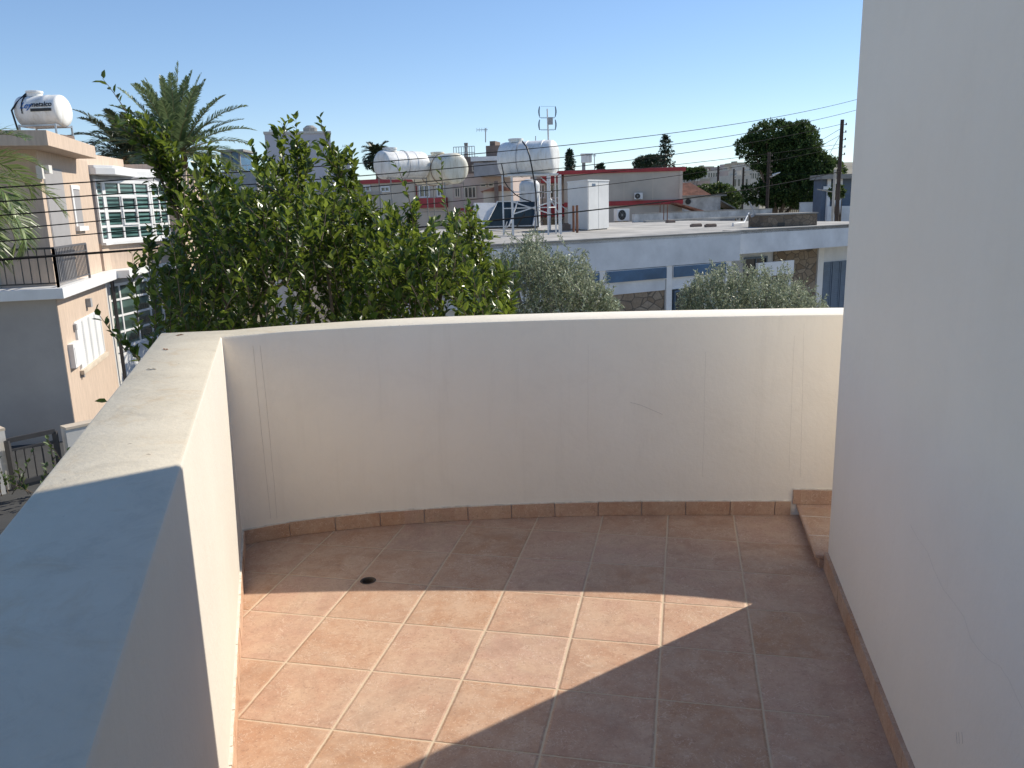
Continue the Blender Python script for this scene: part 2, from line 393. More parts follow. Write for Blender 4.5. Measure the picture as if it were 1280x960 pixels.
# ================================================================== BALCONY
ctrl = [(-1.335, 3.672), (-1.13, 3.765), (-.91, 3.822), (-.70, 3.864), (-.475, 3.893), (-.25, 3.912), (-.03, 3.922), (.20, 3.926), (.42, 3.924), (.65, 3.914), (.87, 3.901), (1.09, 3.886), (1.417, 3.858), (1.75, 3.81), (2.1, 3.70), (2.9, 3.34)]
def catmull(P, n=3):
    out = []
    for i in range(len(P)-1):
        p0 = P[max(i-1, 0)]; p1 = P[i]; p2 = P[i+1]; p3 = P[min(i+2, len(P)-1)]
        for k in range(n):
            t = k/n; out.append(tuple(.5*((2*p1[j])+(-p0[j]+p2[j])*t+(2*p0[j]-5*p1[j]+4*p2[j]-p3[j])*t*t+(-p0[j]+3*p1[j]-3*p2[j]+p3[j])*t**3) for j in (0, 1)))
    out.append(P[-1]); return out
curve = catmull(ctrl)
def left_in(y): return -1.335-.3005*(y-3.672)
YB = -.75
PH = 1.03
# straight side run, inner then outer points
inner = [(left_in(y), y) for y in (YB, 0, .8, 1.6, 2.4, 3.1)]
outer = []
o0 = Vector((-1.687, 3.835)); od = Vector((.75, -2.45)).normalized()
for (x, y) in inner:
    t = (3.835-(y-.08))/2.45; outer.append((-1.687+.74*t, y-.08))
inn = inner+curve; out_ = list(outer)
for i, p in enumerate(curve):
    if i == 0: out_.append((-1.69, 3.84)); continue
    a = curve[max(i-1, 0)]; b = curve[min(i+1, len(curve)-1)]
    t = Vector((b[0]-a[0], b[1]-a[1])).normalized(); n = Vector((-t.y, t.x))
    wdt = .20+.055*min(1, i/12)
    q = (p[0]+n.x*wdt, p[1]+n.y*wdt)
    if q[0] < -1.6: q = (-1.60+.02*i, 3.87+.02*i)
    out_.append(q)
def sweep(I, O, z0, z1, r=.012):
    m = MB(); n = 8
    for (a, b) in zip(I, O):
        A = Vector((a[0], a[1], 0)); B = Vector((b[0], b[1], 0)); d = (B-A).normalized()
        pr = [A+Vector((0, 0, z0)), A+Vector((0, 0, z1-r)), A+d*r*.35+Vector((0, 0, z1-r*.3)), A+d*r+Vector((0, 0, z1)),
              B-d*r+Vector((0, 0, z1)), B-d*r*.35+Vector((0, 0, z1-r*.3)), B+Vector((0, 0, z1-r)), B+Vector((0, 0, z0))]
        m.v += [tuple(p) for p in pr]
    for i in range(len(I)-1):
        for j in range(n):
            a = i*n+j; b = i*n+(j+1) % n; m.f.append((a, b, b+n, a+n))
    m.f.append(tuple(range(n))[::-1]); k = (len(I)-1)*n; m.f.append(tuple(range(k, k+n)))
    return m
par = thing('balcony_parapet', (-1.3, 3.7, 0), 'waist-high cream plastered balcony wall with straight left run and curved far run, stained flat top', 'parapet')
sweep(inn, out_, -.30, PH).build('wall', PL, par, smooth=30)

# skirting tiles along the foot of the curved run and the straight run
def skirt_run(path, zb, h, th, step, name, parent, n=(0, 0), caulk=True):
    P = [Vector((p[0], p[1], 0)) for p in path]; L = [0]
    for i in range(1, len(P)): L.append(L[-1]+(P[i]-P[i-1]).length)
    def at(s):
        for i in range(1, len(P)):
            if s <= L[i] or i == len(P)-1:
                t = (s-L[i-1])/(L[i]-L[i-1]); return P[i-1].lerp(P[i], t)
    m = MB(); c = MB(); s = .0
    while s < L[-1]-.03:
        e = min(s+step-.004, L[-1]); a = at(s); b = at(e); d = (b-a).normalized(); nn = Vector((d.y, -d.x, 0))
        hh = h+R.uniform(-.0015, .0015); t2 = th+R.uniform(-.001, .0015)
        q = [a+nn*t2, b+nn*t2, b-nn*.01, a-nn*.01]
        m.box8([x+Vector((0, 0, zb)) for x in q]+[x+Vector((0, 0, zb+hh)) for x in q])
        # caulk bead above, in short uneven lengths
        k = s
        while caulk and k < e+.003:
            k2 = min(k+R.uniform(.03, .06), e+.004); a2 = at(k); b2 = at(min(k2, L[-1])); up = Vector((0, 0, zb+h))
            ht = R.uniform(.003, .007); ot = th*.8+R.uniform(-.002, .001)
            q = [a2+nn*ot, b2+nn*ot, b2-nn*.01, a2-nn*.01]
            c.box8([x+up-Vector((0, 0, .001)) for x in q]+[x+up+Vector((0, 0, ht)) for x in q]); k = k2
        s += step
    sk = m.build(name, TILE1, parent, bevel=.0015)
    if caulk: c.build('caulk_bead', CAULK, sk)
    return sk
cut = [p for p in curve if p[0] < 1.40]+[(1.405, 3.861)]
skirt_run(cut, .001, .072, .011, .225, 'skirting', par)
skirt_run([(left_in(y), y) for y in (YB, 1, 2, 3, 3.655)], .001, .072, .010, .33, 'skirting', par)
cut2 = [(1.415, 3.860)]+[p for p in curve if p[0] > 1.43]
skirt_run(cut2, .062, .075, .012, .33, 'skirting', par)
# hairline shrinkage cracks in the curved run
def hair(fc, pts, wd, parent, off=.0012):
    m = MB(); V = [fc(*p) for p in pts]; k = None
    vs = []; 
    for i, p in enumerate(V):
        q = V[min(i+1, len(V)-1)]-V[max(i-1, 0)]; view = (Vector((0, 0, EYE))-p).normalized(); sd = q.cross(view).normalized()*wd/2
        vs += [p-sd, p+sd]
    m.add(vs, [(2*i, 2*i+1, 2*i+3, 2*i+2) for i in range(len(V)-1)]); m.build('hairline_crack', CRACK, parent)
def on_curve(px, py):
    d = ray(px, py); best = None
    for i in range(len(curve)-1):
        A = Vector((*curve[i], 0)); B = Vector((*curve[i+1], 0)); e = (B-A); n = Vector((e.y, -e.x, 0)).normalized()
        t = n.dot(A)/n.dot(d)
        if t <= 0: continue
        p = d*t; s = (p-A).dot(e)/e.length_squared
        if -.001 <= s <= 1.001: best = p+n*.0012+Vector((0, 0, EYE))
    return best
for xs, y0, y1, sl in ((316, 432, 650, .098), (325, 432, 650, .092), (735, 430, 560, .004), (993, 420, 596, -.03), (1005, 405, 600, -.028), (882, 440, 600, -.02)):
    pts = []; y = y0; j = 0
    while y < y1: pts.append((xs+(y-y0)*sl+j, y)); y += 12; j += R.uniform(-.35, .35)
    hair(on_curve, pts, .0012 if xs < 400 else .0005, par)
hair(on_curve, [(788, 503), (800, 506), (812, 511), (828, 518)], .0014, par)

for i, (x, y, z, a) in enumerate(((219, 420, PH, .3), (208, 438, PH, 1.8), (196, 462, PH, 2.6))):
    p = atz(x, y, z); m = MB(); d = Vector((math.cos(a), math.sin(a), 0)); n = Vector((-d.y, d.x, 0))
    for k in range(2):
        q = p+n*.012*k+d*.01*k; m.add([q+Vector((0, 0, .002)), q+d*.014+n*.005+Vector((0, 0, .006)), q+d*.03+Vector((0, 0, .003)), q+d*.014-n*.005+Vector((0, 0, .001))], [(0, 1, 2), (0, 2, 3)])
    tag(m.build('dry_leaf', mat('dry_leaf', (.20, .10, .05), .8, .3)), ['curled brown leaf crumb nearest the far outer corner of the parapet top', 'second brown leaf crumb on the parapet top, below the corner one', 'brown leaf crumb on the parapet top, nearest the camera of the three'][i], 'leaf', 'leaf crumbs on the parapet top')
# raised door step beyond the wall corner
C0 = Vector((1.352, 3.235)); tb = Vector((.2129, .9771)); ta = Vector((.9771, -.2129))
st = thing('door_step', (1.6, 3.5, 0), 'low tiled threshold step with overhanging nosing at the foot of the grey wall corner', 'step')
m = MB(); s0 = C0-ta*.052+tb*.004
m.prism([tuple(s0+ta*.02), tuple(s0+tb*.60+ta*.02), (1.75, 3.77), (2.1, 3.66), (2.7, 3.40), tuple(C0+ta*1.6)], .0, .04); m.build('riser', TILE1, st)
m = MB(); m.prism([tuple(s0), tuple(s0+tb*.628), (1.75, 3.80), (2.1, 3.69), (2.7, 3.43), tuple(C0+ta*1.6)], .0405, .061); m.build('tread', TILE1, st, bevel=.006)
m = MB()
for k in (.215, .45):
    m.bar((*(s0+tb*k+ta*.004), .0612), (*(s0+tb*k+ta*.9), .0612), .004, .0012)
m.build('grout_line', CAULK, st)

# floor sheet with a drain hole
dc = atz(460, 726, 0); dr = .029
fl_out = [(left_in(YB)-.02, YB), ]+[(left_in(y)-.02, y) for y in (0, 1.5, 3)]+[(-1.35, 3.69)]+[(p[0], p[1]+.015) for p in curve[1:]]+[(2.9, 2.6), (.5, YB)]
bm = bmesh.new()
vo = [bm.verts.new((x, y, 0)) for x, y in fl_out]; eo = [bm.edges.new((vo[i], vo[(i+1) % len(vo)])) for i in range(len(vo))]
vi = [bm.verts.new((dc.x+dr*math.cos(i*math.pi/10), dc.y+dr*math.sin(i*math.pi/10), 0)) for i in range(20)]
ei = [bm.edges.new((vi[i], vi[(i+1) % 20])) for i in range(20)]
bmesh.ops.triangle_fill(bm, use_beauty=True, use_dissolve=False, edges=eo+ei)
bmesh.ops.recalc_face_normals(bm, faces=bm.faces)
if sum(f.normal.z for f in bm.faces) < 0: bmesh.ops.reverse_faces(bm, faces=bm.faces)
me = bpy.data.meshes.new('floor'); bm.to_mesh(me); bm.free(); me.materials.append(TILE)
fo = bpy.data.objects.new('floor', me); col.objects.link(fo); struct(fo)
m = MB(); m.prism([(left_in(YB)-.1, YB)]+[(-1.5, 3.72)]+[(p[0], p[1]+.1) for p in curve[2::3]]+[(2.9, 2.6), (.5, YB)], -.28, -.09); struct(m.build('balcony_slab', OFFW))
dn = thing('floor_drain', (dc.x, dc.y, 0), 'small round open drain hole in the tiled balcony floor', 'drain')
m = MB(); n = 20
vs = []
for r_, z in ((dr+.006, .0015), (dr, .0022), (dr-.003, -.002), (dr-.004, -.07)):
    vs += [(dc.x+r_*math.cos(i*2*math.pi/n), dc.y+r_*math.sin(i*2*math.pi/n), z) for i in range(n)]
m.add(vs, [(a*n+i, a*n+(i+1) % n, (a+1)*n+(i+1) % n, (a+1)*n+i) for a in range(3) for i in range(n)]); m.build('rim', mat('drain_metal', (.06, .045, .035), .7, .3), dn, fix=False)
m = MB(); m.disc((dc.x, dc.y, -.068), dr-.004, 20); m.build('pipe_floor', BLACK, dn)

# big house wall on the right
hw = thing('house_wall', (1.8, 1.5, 0), 'tall smooth pale wall of the house filling the right side, in shade', 'wall')
m = MB(); wl = C0-tb*4.4
m.prism([tuple(C0), tuple(wl), tuple(wl+ta*4.5), tuple(C0+ta*4.5)], G, 3.75); m.build('wall', PLS, hw, bevel=.008)
skirt_run([tuple(C0-ta*.003-tb*.004), tuple(wl-ta*.003)], .001, .078, .011, .33, 'skirting', hw, caulk=False)
Wf = Face(tuple(C0), tuple(wl))
def on_wall(px, py):
    a, z = Wf.hit(px, py); return Wf.pt(a, z, .0012)
pts = [(1138, 655), (1147, 672), (1160, 690), (1168, 712), (1180, 737), (1192, 752), (1206, 772), (1214, 798), (1224, 812), (1238, 826), (1250, 832), (1262, 850), (1272, 872), (1279, 886)]
hair(on_wall, pts, .0003, hw)
for x in (1196, 1199, 1203): hair(on_wall, [(x, 915), (x+1, 930)], .0007, hw)

# ================================================================== GROUND
m = MB(); m.add([(-1500, -60, G), (1500, -60, G), (1500, 60, G), (-1500, 60, G), (-1500, 3000, G), (1500, 3000, G)], [(0, 1, 2, 3), (3, 2, 5, 4)]); struct(m.build('ground', ground_mat()))
m = MB(); rd = Vector((-.28, .96)).normalized(); rn = Vector((-.96, -.28)).normalized()
R0 = Vector((-3.4, 3))
m.prism([tuple(R0-rd*40), tuple(R0+rd*60), tuple(R0+rd*60+rn*4.6), tuple(R0-rd*40+rn*4.6)], G-.1, G+.004); struct(m.build('road', ASPH))
m = MB(); m.prism([tuple(R0-rd*40+rn*4.6), tuple(R0+rd*60+rn*4.6), tuple(R0+rd*60+rn*6.0), tuple(R0-rd*40+rn*6.0)], G-.1, G+.12); struct(m.build('pavement', PAVE))

m = MB(); ya = R0+rn*6.0; m.prism([tuple(ya-rd*40), tuple(ya+rd*40), tuple(ya+rd*40+rn*14), tuple(ya-rd*40+rn*14)], G-.1, G+.06); struct(m.build('courtyard', mat('courtyard_slabs', (.46, .42, .35), .9, .2, 1.1, 14)))
# ================================================================== NEIGHBOUR HOUSE (left)
HO = Vector((-10.2, 18.1)); hu = Vector((-.255, .967)); hv = Vector((-.967, -.255))
def hl(a, b): p = HO+hu*a+hv*b; return (p.x, p.y)
nh = thing('neighbour_house', (*hl(4, 4), G), 'two-storey peach stucco house with white-trimmed slabs and large gridded bay windows at the left', 'house')
m = MB(); m.prism([hl(0, 0), hl(4.95, 0), hl(4.95, 9), hl(0, 9)], G, -.18)
m.prism([hl(4.952, .95), hl(8.9, .0), hl(8.9, 8.9), hl(4.952, 8.9)], G, -.18)
m.prism([hl(8.902, -1.62), hl(15.5, -1.78), hl(15.5, 9), hl(8.902, 9)], G, 3.2)
m.prism([hl(.6, .12), hl(5.1, .05), hl(5.1, 9), hl(.6, 9)], .062, 3.08)
m.prism([hl(5.102, .3), hl(8.898, -.2), hl(8.898, 8.9), hl(5.102, 8.9)], .062, 3.35)
m.build('wall', PINK, nh)
m = MB(); m.prism([hl(0, .002), hl(-.003, 9), hl(-.003, .002)], G, G+.01)
# floor slab with white edge
m = MB(); m.prism([hl(-.25, -.22), hl(5.25, -.28), hl(5.25, 9.1), hl(-.25, 9.1)], -.178, .058)
m.prism([hl(5.252, -.62), hl(7.5, -.80), hl(8.85, -1.6), hl(8.85, 1.5), hl(5.252, 1.5)], -.16, .058); m.build('floor_slab', WHITE, nh, bevel=.01)
# upper roof slab (stuccoed) and bay canopy
m = MB(); m.prism([hl(-.5, -.42), hl(3.95, -.42), hl(3.95, 9.3), hl(-.5, 9.3)], 3.082, 3.40); m.build('roof', PINK, nh, bevel=.01)
m = MB(); m.prism([hl(5.13, -.12), hl(5.5, -.55), hl(7.45, -.78), hl(8.88, -1.60), hl(8.88, .3), hl(5.13, .3)], 2.74, 2.92); m.prism([hl(5.13, -.08), hl(5.52, -.50), hl(7.44, -.72), hl(8.88, -1.54), hl(8.88, .3), hl(5.13, .3)], 2.922, 2.99)
m.build('canopy', WHITE, nh, bevel=.008)
# bay window volume
bay = [(5.3, .02), (5.95, -.04), (7.75, -1.02), (8.80, -1.35)]
m = MB(); m.prism([hl(*p) for p in bay]+[hl(8.8, .2), hl(5.3, .2)], .062, .83); m.build('bay_wall', PINK, nh)
m = MB(); m.prism([hl(*p) for p in bay]+[hl(8.8, .2), hl(5.3, .2)], .832, 2.738); m.build('bay_core', MC['grey_render'], nh)
for i, (nx, ny) in enumerate(((1, 4), (3, 4), (2, 4))):
    f = Face(hl(*bay[i]), hl(*bay[i+1]))
    f.window(nh, (.0+.01*(i > 0), f.L-.01, .86, 2.62), nx, ny, WHITE, TEAL, .085, .05)
    mm = MB(); f.box(mm, .0, f.L, .78, .858, -.02, .13); mm.build('window_sill', WHITE, nh)
# casement sash inside the middle of the bay
f = Face(hl(*bay[1]), hl(*bay[2])); W3 = f.L/3; mm = MB()
for (a0, a1, z0, z1) in ((W3*1.02, W3*1.08, 1.32, 2.16), (W3*1.92, W3*1.98, 1.32, 2.16), (W3*1.08, W3*1.92, 2.10, 2.16), (W3*1.08, W3*1.92, 1.32, 1.38)): f.box(mm, a0, a1, z0, z1, .02, .072)
mm.build('casement', WHITE, nh)
# ground floor glazing under the second slab
g0, g1 = hl(5.25, .15), hl(8.2, -.95)
f = Face(g0, g1)
m = MB(); f.box(m, 0, f.L, G, -2.35, -.3, .04); f.box(m, 0, f.L, -2.348, -2.27, -.3, .10); m.build('glazing_base', WHITE, nh)
m = MB(); f.box(m, 0, f.L, -2.268, -.18, -.3, -.03); m.build('glazing_core', GREYR, nh)
f.window(nh, (.0, f.L, -2.26, -.35), 4, 4, WHITE, TEALD, .075, .05)
m = MB(); f.box(m, 0, f.L, -.349, -.161, -.3, .02); m.build('lintel', GREYR, nh)
m = MB(); m.prism([hl(4.96, .0), hl(5.22, -.05), hl(5.22, .9), hl(4.96, .9)], G, -.19); m.build('corner_post', OFFW, nh)
m = MB(); q = hl(5.32, -.12); m.tube([(q[0], q[1], G), (q[0], q[1], -.2)], .05); q = hl(5.1, -.14); m.tube([(q[0], q[1], G), (q[0], q[1], -.2)], .03); m.build('drainpipe', IRON, nh)
# upper side wall: grey door, slim window, lamp
f = Face(hl(.6, .12), hl(5.1, .05))
a0, zt = f.hit(52, 208); a1, _ = f.hit(76, 212)
m = MB(); f.box(m, a0, a1, .07, zt, -.02, .012); f.box(m, a0+.05, a1-.05, .12, zt-.05, -.02, .02); m.build('door', mat('grey_door', (.33, .32, .32), .6, .05), nh)
a0, z1 = f.hit(87, 231); a1, _ = f.hit(97.5, 231); _, z0 = f.hit(94, 283)
m = MB(); f.box(m, a0, a0+.13, z0, z1, -.02, .03); f.box(m, a0+.13, a1, z1-.1, z1, -.02, .03); f.box(m, a0-.02, a1+.08, z0-.12, z0-.002, -.02, .10); sw = m.build('window', WHITE, nh)
m = MB(); f.box(m, a0+.13, a1, z0, z1-.1, -.02, .01); m.build('pane', MC['grey_door'], sw)
a0, a1, z0, z1 = f.rect(44, 207, 51, 224)
m = MB(); f.box(m, a0, a0+.16, z0, z1, 0, .12); f.box(m, a0+.17, a0+.42, z0+.12, z1+.02, 0, .22); m.build('wall_lamp', OFFW, nh)
# lighter recessed panel on the shaded front, upper floor
ff = Face(hl(.6, .12), hl(.6, 9)); m = MB(); ff.box(m, 1.1, 5.0, .07, 2.30, -.02, .012); m.build('shutter', mat('beige_shutter', (.42, .38, .33), .7, .08), nh)
# lower side wall: white shutters, meter box, lamp
f = Face(hl(0, 0), hl(4.95, 0))
a0, zt = f.hit(91.7, 403); a1, _ = f.hit(127, 420); _, zb = f.hit(100, 463)
m = MB(); f.box(m, a0, a1, zb, zt, -.02, .02)
fr = m.build('shuttered_window', WHITE, nh)
n4 = 4
for i in range(n4):
    m = MB(); w0 = a0+(a1-a0)*i/n4+.015; w1 = a0+(a1-a0)*(i+1)/n4-.015
    f.box(m, w0, w0+.05, zb+.03, zt-.03, .02, .05); f.box(m, w1-.05, w1, zb+.03, zt-.03, .02, .05)
    k = zb+.05
    while k < zt-.06: f.box(m, w0+.05, w1-.05, k, k+.028, .02, .042); k += .05
    m.build('shutter', WHITE, fr)
m = MB(); f.box(m, a0-.08, a1+.12, zb-.10, zb-.002, -.02, .10); m.build('window_sill', mat('cream_stone', (.62, .53, .42), .7), nh)
b0, zt2 = f.hit(84, 431); b1, _ = f.hit(96, 440); _, zb2 = f.hit(88, 461)
m = MB(); f.box(m, b0, b1-.05, zb2, zt2, -.02, .12); f.box(m, b0+.07, b1-.12, zb2+.08, zt2-.08, .12, .13); m.build('meter_box', WHITE, nh)
a, z = f.hit(108, 378); m = MB(); f.box(m, a-.09, a+.09, z-.12, z+.10, 0, .12); m.build('wall_lamp', GREYR, nh)
for (px, py) in ((92, 409), (102, 468)):
    a, z = f.hit(px, py); m = MB(); f.box(m, a-.05, a+.05, z-.07, z+.07, 0, .07); m.build('shutter_catch', GREYR, nh)
# grey sheet over the ground-floor front stucco; shade is put into its colour
m = MB(); ff = Face(hl(-.004, .01), hl(-.004, 9)); ff.box(m, 0, 8.9, G, -.18, -.001, .012); m.build('front_shade_sheet', mat('front_shade_sheet', (.40, .37, .34), .8, .1, .7), nh)
# railing
rl = MB(); ri = MB()
def rail(a, b, n, mb, zt=1.02):
    A = Vector((*hl(*a), 0)); B = Vector((*hl(*b), 0))
    for z, t in ((zt, .045), (zt-.17, .03), (.16, .03)): mb.bar(A+Vector((0, 0, z)), B+Vector((0, 0, z)), t)
    for i in range(n+1):
        p = A.lerp(B, i/n); t = .045 if i in (0, n) else .018
        mb.bar(p+Vector((0, 0, .06 if i in (0, n) else .16)), p+Vector((0, 0, zt)), t)
rail((.0, -.08), (2.7, -.14), 22, rl, .93); rail((.0, -.08), (-.0, 6), 36, ri, .93)
rl.build('railing', mat('grey_railing', (.12, .12, .13), .5, .1), nh); ri.build('railing', IRON, nh)

# roof tank of the neighbour house with printed name
def solid_tank(mb, c, ax, r, L, dome=.18, rings=(), n=32):
    pr = []
    for k in range(6):
        a = math.pi/2*k/5; pr.append((-L/2-dome*math.cos(a)+dome*0, r*max(.02, .5+.5*math.sin(a))))
    x = -L/2
    for g in sorted(rings): pr += [(g-.05, r), (g-.04, r*1.018), (g+.04, r*1.018), (g+.05, r)]
    for k in range(6):
        a = math.pi/2*(1-k/5); pr.append((L/2+dome*math.cos(a), r*max(.02, .5+.5*math.sin(a))))
    mb.lathe(c, ax, pr, n)
def stand(parent, c, ax, L, Wd, z0, z1, m=None, t=.06, brace=True):
    ax = Vector(ax).normalized(); sd = Vector((-ax.y, ax.x, 0)); c = Vector(c); P = []
    for i in (-1, 1):
        for j in (-1, 1):
            p = c+ax*L/2*i+sd*Wd/2*j; p.z = 0; P.append(p)
            mb = MB(); mb.bar(p+Vector((0, 0, z0)), p+Vector((0, 0, z1)), t); mb.build('leg', m or STEEL, parent)
    mb = MB()
    for a, b in ((0, 1), (2, 3), (0, 2), (1, 3)):
        mb.bar(P[a]+Vector((0, 0, z1-.03)), P[b]+Vector((0, 0, z1-.03)), t)
    mb.build('frame', m or STEEL, parent)
    if brace:
        mb = MB(); [mb.bar(P[a]+Vector((0, 0, z0+(z1-z0)*.45)), P[b]+Vector((0, 0, z0+(z1-z0)*.45)), t*.6) for a, b in ((0, 1), (2, 3), (0, 2), (1, 3))]; mb.build('cross_brace', m or STEEL, parent)
zroof = 3.40
tc_ = aty(52, 139, 20.3); r1 = aty(81, 139.5, 20.2); l1 = aty(28, 139.5, 20.3)
ax = (r1-l1); ax.z = 0; TL = ax.length; ax.normalize()
tc_ = (r1+l1)/2; tr = .365
tk = thing('roof_water_tank', (tc_.x, tc_.y, zroof), 'white lettered water tank on a steel stand on the peach house roof', 'water tank', 'rooftop water tanks')
m = MB(); solid_tank(m, tc_, ax, tr, TL-.14, .09, (-TL*.2, TL*.18)); m.build('tank', TANKW, tk, smooth=40)
m = MB(); m.lathe(tc_-ax*TL*.15+Vector((0, 0, tr-.03)), (0, 0, 1), [(0, .17), (.08, .17), (.09, .19), (.13, .19), (.14, .15)], 20); m.build('lid', TANKW, tk, smooth=40)
m = MB()
for k in (-.27,):
    P = []
    for i in range(15):
        a = math.pi*i/14-.2; P.append(tc_+ax*TL*k+(Vector((0, 0, 1))*math.sin(a)+ax.cross(Vector((0, 0, 1)))*math.cos(a))*(tr+.012))
    m.tube(P, .012, 6)
m.build('strap', BLACK, tk)
m = MB(); s_ = ax.cross(Vector((0, 0, 1)));  s_ = s_ if s_.dot(-tc_) > 0 else -s_
pp = tc_-ax*TL*.30
m.tube([pp+Vector((0, 0, tr+.06))+ax*.2, pp+Vector((0, 0, tr+.03))+s_*.1, pp+s_*(tr*.85)+Vector((0, 0, tr*.5))-ax*.1, pp+s_*(tr+.06)-ax*.18, pp+s_*(tr*.9)-Vector((0, 0, tr))-ax*.18, pp+s_*(tr*.8)-ax*.15+Vector((0, 0, zroof-tc_.z+.02))], .022, 8); m.build('pipe', BLACK, tk, smooth=60)
stand(tk, tc_, ax, TL*.85, .62, zroof, tc_.z-tr+.05, STEEL, .035, False)
m = MB(); m.box8([tuple(tc_+ax*a+s_*b+Vector((0, 0, zroof-tc_.z+c))) for c in (0, .12) for a, b in ((-.3, -.3), (.5, -.3), (.5, .2), (-.3, .2))]); m.build('plinth', BROWN, tk)
# lettering wrapped on the drum
def lettering(txt, size, along, up, mt, name, shear=0, ex=.002):
    c = bpy.data.curves.new('lettering', 'FONT'); c.body = txt; c.size = size; c.align_x = 'CENTER'; c.shear = shear; c.offset = .004
    o = bpy.data.objects.new('tmp', c); col.objects.link(o); dg = bpy.context.evaluated_depsgraph_get()
    me = bpy.data.meshes.new_from_object(o.evaluated_get(dg)); bpy.data.objects.remove(o)
    bm = bmesh.new(); bm.from_mesh(me); bmesh.ops.triangulate(bm, faces=bm.faces); bmesh.ops.subdivide_edges(bm, edges=bm.edges, cuts=1)
    e = ax if ax.x > 0 else -ax
    for v in bm.verts:
        a = (up+v.co.y)/tr; q = tc_+e*(along+v.co.x)+(s_*math.cos(a)+Vector((0, 0, 1))*math.sin(a))*(tr*1.018+.006)
        v.co = q
    bm.to_mesh(me); bm.free(); me.materials.append(mt); ob = bpy.data.objects.new(name, me); col.objects.link(ob)
    ob.parent = tk; ob.matrix_parent_inverse = parent_world(tk).inverted()
lettering('metalco', .165, .20, .07, BLACK, 'lettering')
lettering('Ley', .20, -.20, .04, mat('sign_blue', (.03, .14, .42), .5, .1), 'lettering', .5)
m = MB(); e = ax if ax.x > 0 else -ax; vs = []
for i in range(13):
    for up in (-.035, .03):
        a = up/tr; vs.append(tc_+e*(-.07+.52*i/12)+(s_*math.cos(a)+Vector((0, 0, 1))*math.sin(a))*(tr*1.018+.008))
m.add(vs, [(2*i, 2*i+2, 2*i+3, 2*i+1) for i in range(12)]); m.build('name_bar', BLACK, tk)

# gate, garden walls and ground plants at the lower left
gA, gB = atz(16, 613, G), atz(80, 597, G); gd = (gB-gA).normalized(); gl = (gB-gA).length
gt = thing('garden_gate', (gA.x, gA.y, G), 'low dark metal bar gate in the garden wall below the peach house', 'gate')
m = MB(); hgt = .98
for t in (.04, gl-.04): m.bar(gA+gd*t, gA+gd*t+Vector((0, 0, hgt)), .09, .06)
m.bar(gA+gd*.04+Vector((0, 0, hgt)), gB-gd*.04+Vector((0, 0, hgt)), .05, .09); m.bar(gA+gd*.04+Vector((0, 0, .12)), gB-gd*.04+Vector((0, 0, .12)), .05, .08); m.bar(gA+gd*.04+Vector((0, 0, hgt-.2)), gB-gd*.04+Vector((0, 0, hgt-.2)), .03, .04)
m.build('gate_frame', mat('charcoal_metal', (.06, .058, .06), .5, .15), gt)
for i in range(1, 6):
    m = MB(); p = gA+gd*(gl*i/6); m.bar(p+Vector((0, 0, .14)), p+Vector((0, 0, hgt-.2)), .022); m.build('bar', MC['charcoal_metal'], gt)
def gwall(name, pts, z1, th, label, mt=OFFW, cap=None):
    t = thing(name, (pts[0][0], pts[0][1], G), label, 'wall'); m = MB(); c = MB()
    for a, b in zip(pts[:-1], pts[1:]):
        A = Vector(a); B = Vector(b); d = (B-A).normalized(); n = Vector((-d.y, d.x))*th/2
        m.prism([tuple(A-n), tuple(B-n), tuple(B+n), tuple(A+n)], G, z1)
        n = n*1.15; c.prism([tuple(A-n), tuple(B-n), tuple(B+n), tuple(A+n)], z1+.001, z1+.05)
    m.build('wall', mt, t); c.build('coping', cap or MC['cream_stone'], t)
gd2 = Vector((gd.x, gd.y)); gn2 = Vector((-gd.y, gd.x))
A2 = Vector((gA.x, gA.y)); B2 = Vector((gB.x, gB.y))
gwall('garden_wall', [tuple(A2-gd2*.12-gd2*3), tuple(A2-gd2*.15)], G+.95, .25, 'white garden wall left of the metal gate')
gwall('garden_wall', [tuple(A2-gd2*.05+gn2*.1), tuple(A2-gd2*.1+gn2*2.0)], G+1.16, .22, 'white garden wall running back from the gate towards the peach house')
gwall('garden_wall', [tuple(B2+gd2*.12), tuple(B2+gd2*1.9)], G+.98, .25, 'white garden wall right of the metal gate')

# ================================================================== VEGETATION
def leaf6(mb, p, d, n, L, W):
    """pointed oval leaf folded along its midrib"""
    s = d.cross(n).normalized(); n = s.cross(d).normalized()
    a = p; b = p+d*L*.42-n*L*.03; c = p+d*L-n*L*.10
    l = [p+d*L*.30+s*W*.5+n*W*.16, p+d*L*.68+s*W*.40+n*W*.10]; r = [p+d*L*.30-s*W*.5+n*W*.16, p+d*L*.68-s*W*.40+n*W*.10]
    k = len(mb.v); mb.v += [tuple(a), tuple(l[0]), tuple(l[1]), tuple(c), tuple(r[1]), tuple(r[0]), tuple(b)]
    mb.f += [(k, k+6, k+1), (k+1, k+6, k+3, k+2), (k, k+5, k+6), (k+5, k+4, k+3, k+6)]
def leaf4(mb, p, d, n, L, W):
    s = d.cross(n).normalized()*W/2; k = len(mb.v)
    mb.v += [tuple(p), tuple(p+d*L*.5+s), tuple(p+d*L), tuple(p+d*L*.5-s)]; mb.f.append((k, k+1, k+2, k+3))
def rv(r=R): return Vector((r.gauss(0, 1), r.gauss(0, 1), r.gauss(0, 1))).normalized()

